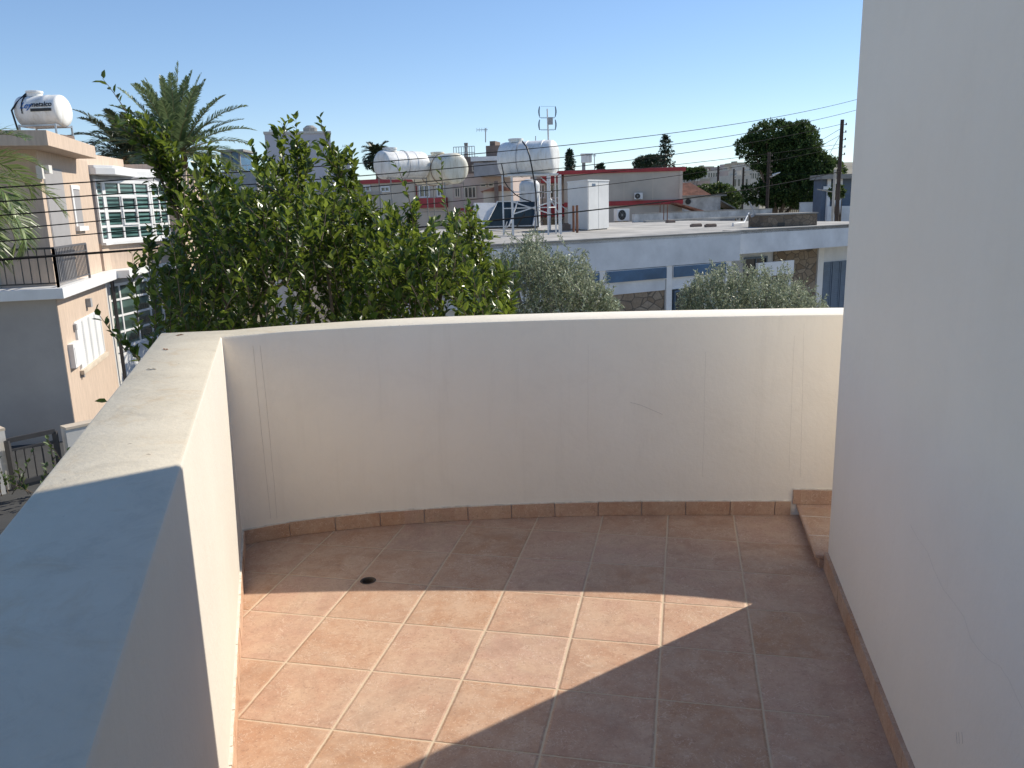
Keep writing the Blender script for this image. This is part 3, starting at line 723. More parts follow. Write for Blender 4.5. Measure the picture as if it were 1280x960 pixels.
def interp(T, x):
    if x <= T[0][0]: return T[0][1]
    for a, b in zip(T[:-1], T[1:]):
        if x <= b[0]: return a[1]+(b[1]-a[1])*(x-a[0])/(b[0]-a[0])
    return T[-1][1]
def shoot(lb, sb, base, tip, r, leafL, gap=.02, sr=.004, dens=1.0, start=0.0):
    base = Vector(base); tip = Vector(tip); L = (tip-base).length
    bow = rv(r)*L*.07; P = []
    n = 6
    for i in range(n+1):
        t = i/n; P.append(base.lerp(tip, t)+bow*math.sin(t*math.pi))
    sb.tube(P, [sr*(1-.75*i/n) for i in range(n+1)], 5, False)
    s = start*L; ang = r.uniform(0, 6)
    while s < L:
        t = s/L; i = min(int(t*n), n-1); q = P[i].lerp(P[i+1], t*n-i); ax_ = (P[i+1]-P[i]).normalized()
        sd = ax_.cross(rv(r)).normalized(); rot = Matrix.Rotation(ang, 3, ax_); sd = (rot @ sd)
        d = (sd*r.uniform(.6, 1.1)+ax_*r.uniform(.35, 1.0)+Vector((0, 0, .25))).normalized()
        nn = (ax_*.9+Vector((0, 0, .5))+rv(r)*.45-d*.1).normalized()
        l = leafL*r.uniform(.5, 1.15)*(1 if t < .92 else .75)
        leaf6(lb, q+d*.008, d, nn, l, l*r.uniform(.48, .64)); ang += 2.4; s += gap*r.uniform(.6, 1.4)/dens
r = random.Random(5)
mass = [(176, 392), (184, 350), (192, 315), (202, 285), (214, 268), (226, 276), (238, 310), (244, 262), (250, 225), (262, 212), (285, 222), (300, 244), (312, 236), (324, 222), (336, 210), (348, 200), (362, 206), (376, 222), (388, 240), (400, 250), (415, 232), (432, 212), (442, 228), (452, 252), (470, 262), (490, 262), (505, 274), (530, 276), (548, 268), (570, 268), (590, 276), (602, 305), (620, 338), (634, 372), (646, 410)]
bush = thing('laurel_bush', (-1.3, 6.4, G), 'big glossy dark green leafy bush rising above the curved wall in the left half', 'bush')
lb = MB(); sb = MB()
cz = 2.0
for i in range(2750):
    px = 182+458*r.random(); Y = 6+r.uniform(-1.0 if px > 215 else -.1, 1.5)
    top = interp(mass, px); p = aty(px, top, 6.0)
    zt = p.z+r.gauss(0, .05)-.10*abs(Y-6)**2-(.02 if r.random() < .5 else 0)
    zb = -1.1
    t = r.random()**1.2 if i > 500 else r.random()*.14
    z = zt-(zt-zb)*t
    x = p.x*(1+.04*(Y-6))
    tip = Vector((x, Y, z)); nv = mn.noise(tip*2.6)
    if nv < -.06 and z < zt-.08 and r.random() < .88: continue
    L = r.uniform(.25, .55); cv = mn.noise_vector(tip*1.7)
    d = Vector((r.gauss(0, .22)+.08*(x+1.4)+cv.x*.8, r.gauss(0, .25)+.12*(Y-6)-.05+cv.y*.8, .9)).normalized()
    shoot(lb, sb, tip-d*L, tip, r, .076, .0205, .004)
# free shoots above the mass
for (tx, ty, bx, by, Y, dn_) in ((128, 98, 172, 165, 5.6, .55), (168, 150, 232, 262, 5.65, 1.6), (190, 200, 240, 290, 5.6, 1.5), (160, 142, 186, 192, 5.6, 1.0), (176, 152, 208, 208, 5.58, 1.5), (188, 162, 216, 218, 5.62, 1.5), (172, 176, 206, 226, 5.6, 1.5), (200, 176, 222, 236, 5.6, 1.4), (214, 205, 236, 300, 5.7, 1.3), (345, 158, 356, 240, 5.8, 1.1), (320, 196, 336, 260, 5.6, 1.2), (370, 168, 372, 235, 6, 1.3), (383, 182, 376, 250, 6.1, 1), (400, 148, 424, 205, 5.7, .8), (406, 178, 436, 240, 5.7, 1.3), (438, 186, 440, 262, 5.9, 1.4), (414, 205, 440, 265, 5.8, 1.5), (468, 252, 462, 300, 5.9, 1), (492, 200, 517, 290, 5.7, .55), (552, 196, 566, 285, 5.8, .5), (505, 258, 520, 310, 6, 1), (570, 262, 575, 310, 5.8, 1), (590, 262, 588, 315, 6, 1), (255, 176, 262, 250, 5.9, 1.3), (246, 205, 256, 270, 5.7, 1.2), (282, 205, 290, 260, 6, 1), (606, 290, 600, 340, 5.7, 1), (626, 330, 616, 380, 5.6, 1), (640, 372, 630, 410, 5.6, 1), (318, 272, 336, 300, 5.5, 1), (120, 388, 158, 440, 5.4, .6), (142, 412, 174, 452, 5.4, .9), (158, 430, 186, 458, 5.4, .9), (131, 500, 165, 520, 5.3, .5)):
    tip = aty(tx, ty, Y); base = aty(bx, by, Y+.05)
    shoot(lb, sb, base, tip, r, .074, .020, .005, dn_*1.15)
    if dn_ >= 1.:
        for k in range(6):
            q = base.lerp(tip, r.uniform(.05, .6)); shoot(lb, sb, q, q+(tip-base).normalized()*.17+rv(r)*.12, r, .07, .019, .003)
# long bare link of the leftmost shoot
sb.tube([aty(166, 158, 5.6), aty(195, 210, 5.62), aty(222, 270, 5.65), aty(236, 340, 5.8)], [.005, .008, .010, .013], 6)
sb.tube([aty(172, 165, 5.6), aty(196, 212, 5.64)], [.004, .006], 6)
lb.build('foliage', LEAF, bush, fix=False); sb.build('twigs', BARK, bush, fix=False)
m = MB()
for i in range(9):
    a = r.uniform(-1, 1); bx = -1.3+a*.15; by = 6.3+r.uniform(-.15, .15)
    px = 205+i*50; q = aty(px, interp(mass, px)+60, 6+r.uniform(-.4, .8))
    mid = Vector((bx+(q.x-bx)*.35, by+(q.y-by)*.3, -1.9+r.uniform(-.2, .2))); m2 = mid.lerp(q, .55)+Vector((r.uniform(-.1, .1), r.uniform(-.1, .1), .1))
    m.tube([(bx, by, G-.05), (bx*.98+mid.x*.02, by, -2.8), mid, m2, q], [.07, .055, .035, .022, .008], 7)
m.build('trunk', BARK, bush, smooth=60, fix=False)

def limb_tree(name, label, base, crown, n, leaf, mt, group=None, cat='tree', seed=3, lw=.25, trunk_r=.14, nshoot=0, limbs=7, leaves_up=.2, bark=BARK, fill=.55):
    """crown = list of ellipsoids (centre, radii); leaves sit in clumps near the shells"""
    r = random.Random(seed); t = thing(name, base, label, cat, group)
    lb = MB(); cl = []
    tot = sum(c[1][0]*c[1][1]*c[1][2] for c in crown)
    for c, rr in crown:
        k = int(n*(rr[0]*rr[1]*rr[2])/tot/26)+1
        for i in range(k):
            d = rv(r); f = fill+(1-fill)*r.random()**.6
            q = Vector((c[0]+d.x*rr[0]*f, c[1]+d.y*rr[1]*f, c[2]+d.z*rr[2]*f)); s = min(rr)*r.uniform(.10, .22)
            out = Vector((d.x/rr[0], d.y/rr[1], d.z/rr[2])).normalized()
            for j in range(26):
                o = rv(r)*s*r.random()**.5; dd = (out*.5+rv(r)*.8+Vector((0, 0, leaves_up))).normalized()
                leaf4(lb, q+o, dd, rv(r), leaf*r.uniform(.6, 1.3), leaf*lw*r.uniform(.7, 1.2))
    lb.build('crown', mt, t, fix=False)
    m = MB(); b = Vector(base)
    allc = Vector((0, 0, 0)); 
    for c, rr in crown: allc += Vector(c)*(rr[0]*rr[1]*rr[2])/tot
    fork = b.lerp(allc, .45); fork.x = b.x+(allc.x-b.x)*.4; fork.y = b.y+(allc.y-b.y)*.4
    m.tube([b-Vector((0, 0, .1)), b.lerp(fork, .5)+Vector((trunk_r*.4, 0, 0)), fork], [trunk_r*1.3, trunk_r, trunk_r*.8], 9)
    for i in range(limbs):
        c, rr = crown[i % len(crown)]; d = rv(r); q = Vector(c)+Vector((d.x*rr[0], d.y*rr[1], abs(d.z)*rr[2]))*.75
        m.tube([fork-Vector((0, 0, .1)), fork.lerp(q, .5)+rv(r)*.12*rr[0], q], [trunk_r*.6, trunk_r*.3, trunk_r*.08], 6)
    m.build('trunk', bark, t, smooth=60, fix=False); return t

# olives: upright sprays of slim silver leaves
def olive(label, px0, px1, top, Y, seed, tops):
    r = random.Random(seed); a = aty(px0, top, Y); b = aty(px1, top, Y); cx = (a.x+b.x)/2; w2 = (b.x-a.x)/2
    t = thing('olive_tree', (cx, Y, G), label, 'tree', 'silvery olive trees beyond the wall'); lb = MB(); sb = MB()
    for i in range(1700):
        px = px0+(px1-px0)*r.random(); dy = r.uniform(-1, 1)*w2*.9
        e = 1-((px-(px0+px1)/2)/((px1-px0)/2))**2
        zt = aty(px, interp(tops, px), Y).z+r.gauss(0, .09)-.35*(dy/w2)**2; zb = zt-1.6-.5*e
        tt = r.random()**1.1 if i > 260 else r.random()*.1
        tip = Vector((aty(px, 300, Y).x+dy*.0, Y+dy*math.sqrt(max(.05, e)), zt-(zt-zb)*tt))
        if mn.noise(tip*1.9+Vector((seed, 0, 0))) < -.16 and r.random() < .85: continue
        tip.z += .22*mn.noise(tip*2.3+Vector((0, seed, 0)))+(.25 if r.random() < .05 else 0)
        d = (Vector((r.gauss(0, .5)+(tip.x-cx)/w2*.4, r.gauss(0, .5)+dy*.3, 1))).normalized(); L = r.uniform(.35, .65); base = tip-d*L
        sb.tube([base, base.lerp(tip, .5)+rv(r)*.03, tip], [.006, .004, .002], 4, False); s = 0
        while s < L:
            q = base.lerp(tip, s/L); dd = (d*.7+rv(r)*.8).normalized(); leaf4(lb, q, dd, rv(r), r.uniform(.05, .085), r.uniform(.015, .024)); s += .012
    lb.build('crown', OLIVE, t, fix=False); sb.build('twigs', mat('olive_bark', (.20, .19, .165), .9, .2), t, fix=False)
    m = MB(); f = Vector((cx, Y, G+1.4)); m.tube([(cx+.1, Y, G-.1), (cx-.05, Y+.03, G+.7), f], [.17, .13, .11], 9)
    for i in range(8):
        an = i*.785; q = Vector((cx+math.cos(an)*w2*.7, Y+math.sin(an)*w2*.6, aty((px0+px1)/2, top, Y).z-.7+r.uniform(-.2, .2)))
        m.tube([f-Vector((0, 0, .05)), f.lerp(q, .5)+rv(r)*.12, q], [.07, .04, .012], 6)
    m.build('trunk', MC['olive_bark'], t, smooth=60, fix=False)
olive('silvery olive tree beyond the middle of the curved wall, beside the dark bush', 596, 776, 300, 14.5, 21, [(596, 375), (606, 345), (618, 318), (632, 306), (650, 300), (668, 298), (676, 302), (692, 312), (710, 318), (726, 312), (732, 322), (745, 345), (760, 352), (770, 368), (777, 385)])
olive('silvery olive tree beyond the curved wall, in front of the stone pier', 848, 1036, 330, 17, 22, [(848, 378), (860, 360), (876, 348), (892, 335), (905, 328), (920, 334), (935, 331), (950, 340), (968, 336), (985, 344), (1000, 352), (1015, 358), (1036, 380)])

# palms
def frond(lb, sb, base, az, el, L, droop, n, leaf, r, vee=.5, lw=.035):
    p = Vector(base); P = [p.copy()]; e = el; st_ = L/14; h = Vector((math.cos(az), math.sin(az), 0))
    tw = r.uniform(-.25, .25)
    for i in range(14):
        e -= droop*(.3+1.4*i/14)/14; d = h*math.cos(e)+Vector((0, 0, math.sin(e))); p = p+d*st_; P.append(p.copy())
    sb.tube(P, [.028*(1-.85*i/14)*L/3 for i in range(15)], 5, False)
    side = Vector((-h.y, h.x, 0)); side = (side+Vector((0, 0, tw))).normalized()
    for i in range(n):
        t = .10+.9*(i+r.random()*.5)/n; k = min(int(t*14), 13); q = P[k].lerp(P[k+1], t*14-k); tan = (P[k+1]-P[k]).normalized()
        up = side.cross(tan); up = up if up.z > 0 else -up
        ll = leaf*(math.sin(math.pi*min(.97, t*.86+.12))**.6)*r.uniform(.8, 1.1)
        for s in (-1, 1):
            d = (tan*(.55+.5*t)+side*s*.85+up*vee*r.uniform(.3, 1)).normalized()
            nn = (up+rv(r)*.3).normalized(); w_ = lw*r.uniform(.7, 1.2)
            sd = d.cross(nn).normalized()*w_/2; b = q+d*ll*.55; c = q+d*ll-Vector((0, 0, ll*r.uniform(.05, .28)))
            k2 = len(lb.v); lb.v += [tuple(q-sd*.6), tuple(q+sd*.6), tuple(b+sd), tuple(b-sd), tuple(c)]
            lb.f += [(k2, k2+1, k2+2, k2+3), (k2+3, k2+2, k2+4)]
def palm(label, base, top, L, n, mt, seed, droop=1.6, leaf=.42, lo=-.6, hi=1.45, nl=46, azs=None, vee=.5, lw=.035, grp=None):
    r = random.Random(seed); t = thing('date_palm', base, label, 'palm tree', grp); lb = MB(); sb = MB(); T = Vector(top)
    for i in range(n):
        f = i/n; az = i*2.39996 if azs is None else r.choice(azs)+r.uniform(-.5, .5)
        el = hi-(hi-lo)*f**1.1+r.uniform(-.08, .08)
        frond(lb, sb, T+Vector((math.cos(az), math.sin(az), 0))*.15+Vector((0, 0, .2*(1-f))), az, el, L*r.uniform(.85, 1.08), droop*r.uniform(.6, 1.1)*(.35+.65*math.cos(el) if el > 0 else .8), nl, leaf, r, vee, lw)
    lb.build('fronds', mt, t, fix=False); sb.build('frond_stems', mat('frond_stem', (.22, .19, .09), .7, .2), t, fix=False)
    m = MB(); b = Vector(base); pts = []; rs = []
    for i in range(40):
        f = i/39; pts.append(b.lerp(T+Vector((0, 0, -.15)), f)); rs.append((.24 if i % 2 else .20)*(1+.25*(f > .9)))
    m.tube(pts, rs, 10); m.build('trunk', BARK, t, fix=False)
    m = MB()
    for i in range(60):
        a = i*2.4; z = -.1-.9*i/60; q = T+Vector((math.cos(a)*.22, math.sin(a)*.22, z)); m.bar(q, q+Vector((math.cos(a)*.12, math.sin(a)*.12, .28)), .07, .03)
    m.build('boot_stubs', mat('palm_boot', (.24, .15, .07), .9, .3), t); return t
pt_ = aty(222, 193, 31); palm('tall date palm with upright grey-green fronds rising behind the peach house', (pt_.x, pt_.y, G), pt_, 2.85, 60, PALM, 2, 1.0, .46, -.3, 1.5, 60, lw=.045)
pt_ = aty(160, 196, 36); palm('darker low palm crown just above the peach house roof, left of the tall palm', (pt_.x, pt_.y, G), pt_, 2.5, 40, PALMD, 4, 1.7, .5, -.3, 1.2, 46, lw=.06)
pt_ = aty(-92, 240, 13.3); palm('palm at the left edge of the picture hanging its fronds before the balcony railing', (pt_.x, pt_.y, G), pt_, 1.95, 40, PALMN, 9, 2.5, .48, -.7, .85, 50, lw=.034)
pt_ = aty(471, 196, 85); palm('tiny distant palm just left of the rooftop tanks', (pt_.x, pt_.y, G), pt_, 1.7, 30, PALMD, 6, 2.2, .7, -.8, 1.2, 26, lw=.12)

# ================================================================== PALE HOUSE BEHIND THE OLIVES
ph = thing('pale_house', (6, 30, G), 'long low pale blue-white flat-roofed house with stone panels beyond the olive trees', 'house')
ZR = .5
F0 = atz(560, 308.2, ZR); F1 = atz(926, 288.5, ZR); F2 = atz(1075, 280.2, ZR)
dn1 = (F1-F0).normalized(); back = Vector((-dn1.y, dn1.x, 0)); back = back if back.y > 0 else -back
def bk(p, d): return (p.x+back.x*d, p.y+back.y*d)
ff1 = Face((F0.x, F0.y), (F1.x, F1.y)); d2 = (F2-F1).normalized()
F1b = F1+back*.5; F2b = F2+d2*4+back*.5
ff2 = Face((F1b.x, F1b.y), (F2b.x, F2b.y))
m = MB(); m.prism([(F0.x-dn1.x*.8, F0.y-dn1.y*.8), (F1.x, F1.y), (F1.x+back.x*.5, F1.y+back.y*.5), (F2b.x, F2b.y), bk(F2b, 16), bk(F0-dn1*.8, 19)], ZR-.14, ZR-.04); m.build('roof', CONC, ph)
m = MB(); ff1.box(m, -.8, ff1.L, ZR-1.02, ZR-.045, -.32, 0); m.build('fascia', BLUEW, ph)
m = MB(); ff1.box(m, -.85, ff1.L, ZR-.043, ZR+.0, -.4, .05); ff2.box(m, .02, ff2.L, ZR-.043, ZR+.0, -.4, .05); m.build('roof_edge', CONCG, ph)
m = MB(); ff2.box(m, .02, ff2.L, ZR-.85, ZR-.045, -.32, 0); m.build('fascia', BLUEW, ph)
m = MB(); ff1.box(m, -.7, ff1.L, G, ZR-.15, -18, -.6); ff2.box(m, .05, ff2.L, G, ZR-.15, -12, -1.6); m.build('wall', BLUEW, ph)
# front bays under the fascia: blue clerestory, white band, stone panel, pilasters
zA = ZR-1.02
for (x0, x1) in ((758, 834), (842, 908)):
    a0, _ = ff1.hit(x0, 335); a1, _ = ff1.hit(x1, 335); a1 = min(a1, ff1.L-.02)
    ff1.window(ph, (a0, a1, zA-.42, zA-.02), 1, 1, BLUEW, BLUEG, .04, -.10, name='clerestory')
    m = MB(); ff1.box(m, a0, a1, zA-.80, zA-.425, -.55, -.08); m.build('band', BLUEW, ph)
    if x0 == 758:
        m = MB(); ff1.box(m, a0, a1, G, zA-.802, -.55, -.12); m.build('stone_panel', STONE, ph)
    else:
        ff1.window(ph, (a0+.1, a0+1.2, zA-2.6, zA-.85), 2, 1, BLUES, DARKG, .08, -.15)
        m = MB(); ff1.box(m, a0+1.25, a1, G, zA-.802, -.55, -.14); m.build('wall', BLUEW, ph)
for x in (754, 838, 912):
    a, _ = ff1.hit(x, 335); a = min(a, ff1.L-.15); m = MB(); ff1.box(m, a-.12, a+.12, G, zA-.002, -.58, -.04); m.build('pilaster', WHITE, ph)
a0, _ = ff1.hit(560, 335); a1, _ = ff1.hit(750, 335)
ff1.window(ph, (a0, a1, zA-.42, zA-.02), 3, 1, BLUEW, BLUEG, .04, -.10, name='clerestory')
m = MB(); ff1.box(m, a0, a1, zA-.80, zA-.425, -.55, -.08); m.build('band', BLUEW, ph)
# recess of the second section: stone pier, low white balustrade, blue shutters
f3 = Face(tuple((F1b-back*-1.6)[:2]), tuple((F2b-back*-1.6)[:2]))
z3 = ZR-.16
a0, a1, _, _ = f3.rect(966, 330, 1018, 350); m = MB(); f3.box(m, a0, a1, G, z3-.01, -.1, .06); m.build('stone_pier', STONE, ph)
a0, a1, z0, z1 = f3.rect(930, 319, 958, 334); f3.window(ph, (a0, a1, z0-1.5, z0+.45), 2, 1, BLUES, DARKG, .07, .05)
a0, a1, _, _ = f3.rect(1020, 330, 1026, 350); m = MB(); f3.box(m, a0, a1, G, z3-.01, -.1, .10); m.build('pilaster', WHITE, ph)
a0, a1, z0, z1 = f3.rect(1028, 328, 1056, 400)
sh = MB(); f3.box(sh, a0, a1, z0, z1, -.02, .04); shf = sh.build('shuttered_window', BLUES, ph)
for k in range(3):
    m = MB(); w0 = a0+(a1-a0)*k/3+.03; w1 = a0+(a1-a0)*(k+1)/3-.03; z = z0+.06
    f3.box(m, w0, w0+.05, z0+.03, z1-.03, .04, .07); f3.box(m, w1-.05, w1, z0+.03, z1-.03, .04, .07)
    while z < z1-.08: f3.box(m, w0+.05, w1-.05, z, z+.05, .04, .058); z += .085
    m.build('shutter', BLUES, shf)
a0, a1, z0, z1 = ff2.rect(948, 329, 992, 342); m = MB(); ff2.box(m, a0, a1, z0, z1, -.12, .0); ff2.box(m, a0+.1, a0+.22, G, z0-.001, -.11, -.01); ff2.box(m, a1-.22, a1-.1, G, z0-.001, -.11, -.01); m.build('balustrade', WHITE, ph)
# rear parapet of that roof
pA = atz(793, 278.2, ZR-.04); pB = atz(965, 270.5, ZR-.04); fb = Face((pA.x, pA.y), (pB.x, pB.y))
gw = thing('roof_rear_wall', (pA.x, pA.y, ZR-.04), 'low weathered white wall across the back of the flat roof', 'wall'); m = MB(); fb.box(m, 0, fb.L, ZR-.039, ZR+.42, -.2, 0); m.build('wall', mat('weathered_white', (.55, .55, .54), .9, .3, 1.2), gw)
m = MB(); fb.box(m, 0, fb.L, ZR+.421, ZR+.46, -.23, .03); m.build('coping', CONCG, gw)
m = MB(); fb.box(m, .2, fb.L, ZR-.038, ZR+.06, .5, .8); m.build('kerb', CONC, gw)

def onroof(px, py): return atz(px, py, ZR-.04)
# white cabinet
c = onroof(735, 288.5); cl_ = onroof(710, 287); cr = onroof(761, 286.3)
d1 = Vector((cl_.x-c.x, cl_.y-c.y)); d2_ = Vector((cr.x-c.x, cr.y-c.y)); zt = aty(735, 226, c.y).z
cb = thing('rooftop_cabinet', (c.x, c.y, ZR-.04), 'tall plain white metal cabinet standing on the flat roof', 'cabinet')
m = MB(); c2 = Vector((c.x, c.y)); P4 = [tuple(c2), tuple(c2+d2_), tuple(c2+d1+d2_), tuple(c2+d1)]; m.prism(P4, ZR, zt); m.build('body', mat('cabinet_white', (.72, .72, .70), .5, .06, 1.5), cb, bevel=.01)
m = MB(); cc = c2+(d1+d2_)/2; m.prism([tuple(cc+(Vector(p)-cc)*1.03) for p in P4], zt+.001, zt+.05); m.build('top', WHITE, cb)
m = MB(); m.prism([tuple(cc+(Vector(p)-cc)*.92) for p in P4], ZR-.039, ZR-.001); m.build('plinth', CONCG, cb)
fc = Face(tuple(c2), tuple(c2+d2_)); a, z = fc.hit(742, 231); m = MB(); fc.box(m, a-.13, a+.15, z-.06, z+.05, 0, .01); m.build('badge', BLUES, cb)
m = MB(); fc.box(m, .04, .06, ZR+.02, zt-.02, 0, .006); fc.box(m, fc.L*.5, fc.L*.5+.012, ZR+.02, zt-.02, 0, .004); m.build('seam', CONCG, cb)
# rods beside the cabinet
for i, (px, pt, pb, lab) in enumerate(((717, 257, 288, 'rusty upright rod left of the pair before the white cabinet'), (721.5, 256.5, 289, 'rusty upright rod right of the pair before the white cabinet'))):
    b = onroof(px, pb+2); m = MB(); m.tube([b, (b.x, b.y, aty(px, pt, b.y).z)], .05, 7); tag(m.build('metal_post', RUST), lab, 'post', 'posts on the flat roof')
for px, pb, pt, lab in ((825, 276, 252, 'thin rusty rod standing left on the roof before the rear wall'), (829.5, 277, 254, 'thin rusty rod in the middle of three before the rear wall'), (834, 277, 256, 'thin rusty rod standing right on the roof before the rear wall')):
    b = onroof(px, pb); m = MB(); m.tube([b, (b.x, b.y, aty(px, pt, b.y).z)], .028, 6); tag(m.build('metal_post', RUST), lab, 'post', 'posts on the flat roof')
# pavers
for px, py, lab in ((838, 278.5, 'brown concrete block lying on the roof near the rusty rods'), (870, 283.5, 'left brown concrete block of two near the roof edge'), (888, 283.8, 'right brown concrete block of two near the roof edge')):
    b = onroof(px, py); m = MB(); d = Vector((dn1.x, dn1.y)); n = Vector((back.x, back.y)); q = Vector((b.x, b.y))
    m.prism([tuple(q-d*.25-n*.12), tuple(q+d*.25-n*.12), tuple(q+d*.25+n*.12), tuple(q-d*.25+n*.12)], ZR-.039, ZR+.07); m.prism([tuple(q-d*.2-n*.1), tuple(q+d*.22-n*.1), tuple(q+d*.22+n*.09), tuple(q-d*.2+n*.09)], ZR+.071, ZR+.10)
    tag(m.build('concrete_block', BROWN, bevel=.015), lab, 'block', 'blocks on the roof')
# AC units
def ac(px, py, wpx, face, label, sc_=1.0, z0=None):
    d = Vector((face.d.x, face.d.y)); n = Vector((face.n.x, face.n.y)); p = onroof(px, py) if z0 is None else z0
    q = Vector((p.x, p.y)); zb = p.z; t = thing('air_conditioner', p, label, 'air conditioner', 'outdoor air conditioner units')
    W_, H_, D_ = .9*sc_, .68*sc_, .34*sc_
    m = MB(); m.prism([tuple(q-d*W_/2+n*D_/2), tuple(q+d*W_/2+n*D_/2), tuple(q+d*W_/2-n*D_/2), tuple(q-d*W_/2-n*D_/2)], zb+.06, zb+.06+H_); m.build('casing', PVC, t, bevel=.015)
    c3 = Vector((*(q-d*W_*.12+n*(D_/2)), zb+.06+H_/2)); n3 = Vector((n.x, n.y, 0))
    m = MB(); m.lathe(c3, n3, [(.001, H_*.42), (.012, H_*.42)], 24); g = m.build('fan_grille', BLACK, t)
    m = MB(); m.lathe(c3, n3, [(.013, H_*.10), (.02, H_*.10)], 12)
    for k in range(8):
        a = k*math.pi/4; v = Vector((d.x, d.y, 0))*math.cos(a)+Vector((0, 0, 1))*math.sin(a); m.bar(c3+n3*.016+v*H_*.08, c3+n3*.016+v*H_*.41, .008)
    m.build('fan_guard', CONCG, g)
    for s in (-.35, .35): m = MB(); m.prism([tuple(q+d*(s-.03)*W_+n*D_*.6), tuple(q+d*(s+.03)*W_+n*D_*.6), tuple(q+d*(s+.03)*W_-n*D_*.6), tuple(q+d*(s-.03)*W_-n*D_*.6)], zb, zb+.059); m.build('foot', CONCG, t)
ac(777, 277.5, 22, fb, 'white air conditioner outdoor unit just right of the white roof cabinet', 1.0)
# stone block near the right end of the roof
a = onroof(954, 284.5); b = onroof(1021, 281.5); fs = Face((a.x, a.y), (b.x, b.y)); zt = aty(985, 266.5, (a.y+b.y)/2).z
t = thing('stone_parapet', (a.x, a.y, ZR-.04), 'brown stone-clad low block at the right end of the flat roof', 'stone block'); m = MB(); fs.box(m, 0, fs.L, ZR-.039, zt-.05, -.9, 0); m.build('stonework', STONED, t)
m = MB(); fs.box(m, -.03, fs.L+.03, zt-.049, zt, -.93, .03); m.build('coping', CONCG, t)
m = MB(); a_, z_ = fs.hit(977, 281); fs.box(m, a_-.2, a_+.15, ZR-.02, ZR+.12, 0, .01); m.build('opening', BLACK, t)
# white bent pipe and junk near it
b = onroof(916, 283); q = onroof(930, 281); top = aty(936, 266, q.y+.5)
m = MB(); m.tube([b, b+Vector((0, 0, .12)), q+Vector((0, 0, .1)), top], .03, 7); tag(m.build('bent_pipe', PVC, smooth=60), 'white bent pipe rising from the roof left of the stone block', 'pipe')
b = onroof(951, 284); m = MB(); m.tube([b, b.lerp(aty(944, 265, b.y), .5), aty(936, 252, b.y)], .028, 6); m.bar(aty(940, 268, b.y), aty(941, 271, b.y), .12); tag(m.build('slanting_pole', GREYR), 'grey slanting stay rod rising just left of the stone block', 'pole')

# big roof tank C on its frame, solar heater, mast
def roof_tank(name, label, pL, pR, Y0, Y1, rpx, mt, legs_z=None, lid=-.2, straps=(-.1,), dome=.16, rings=(-.25, .25), standm=None, legs=True, legt=.06):
    a = aty(*pL, Y0); b = aty(*pR, Y1); ax = (b-a); ax.z = 0; L = ax.length; ax.normalize(); c = (a+b)/2; c.z = (a.z+b.z)/2; rr = rpx*c.y/FPX
    t = thing(name, (c.x, c.y, ZR), label, 'water tank', 'rooftop water tanks')
    m = MB(); solid_tank(m, c, ax, rr, L-2*dome, dome, [g*L for g in rings]); m.build('tank', mt, t, smooth=40)
    m = MB(); m.lathe(c+ax*lid*L+Vector((0, 0, rr-.03)), (0, 0, 1), [(0, .26), (.07, .26), (.08, .29), (.14, .29), (.15, .22)], 20); m.build('lid', mt, t, smooth=40)
    m = MB(); s = ax.cross(Vector((0, 0, 1)))
    for k in straps:
        P = [c+ax*L*k+(Vector((0, 0, 1))*math.sin(a_)+s*math.cos(a_))*(rr*1.02+.012) for a_ in [math.pi*2*i/24 for i in range(25)]]; m.tube(P, .012, 5)
    m.build('strap', GREYR if mt is TANKW else RUST, t)
    if legs: stand(t, c, ax, L*.8, rr*1.5, ZR-.04, c.z-rr+.06, standm or WSTEEL, legt)
    return t, c, ax, rr, L
tC, cC, aC, rC, LC = roof_tank('roof_water_tank', 'large white water tank raised on a steel frame beside the mast antenna', (626, 199), (696, 198), 32.0, 31.2, 20.5, TANKW, lid=-.22, straps=(-.12,), dome=.2, rings=(-.28, .0, .28))
roof_tank('roof_water_tank', 'white horizontal water tank, left of the pair seen above the bush', (474, 206), (530, 207), 33, 34.5, 16.5, TANKW, lid=-.25, straps=(0.0,), rings=(-.22, .22), standm=CONCG, legt=.04)
roof_tank('roof_water_tank', 'yellowed water tank with straps, right of the pair seen above the bush', (525, 212), (572, 213), 36, 33.5, 17.5, TANKY, lid=.0, straps=(-.15, .15), rings=(-.3, 0, .3), standm=CONCG, legt=.04)
# platform plate and frame side brackets of tank C
plat = thing('steel_platform', (*onroof(668, 284)[:2], ZR), 'white steel platform frame under the large raised tank', 'platform')
m = MB(); yy = 31.6
for px in (640, 690):
    for dy in (-.5, .5):
        b = onroof(px, 286.5); m.bar((b.x, yy+dy, ZR-.04), (b.x, yy+dy, aty(px, 219, yy).z), .07)
m.build('legs', WSTEEL, plat)
m = MB(); a = aty(634, 219, yy); b = aty(697, 216.5, yy); m.box((a.x, yy-.6, a.z-.05), (b.x, yy+.6, a.z+.0))
for (x0, y0, x1, y1) in ((640, 240, 690, 240), (640, 252, 690, 268), (690, 252, 640, 268), (676, 222, 688, 232)):
    m.bar(aty(x0, y0, yy-.5), aty(x1, y1, yy-.5), .045)
m.build('deck', WSTEEL, plat)
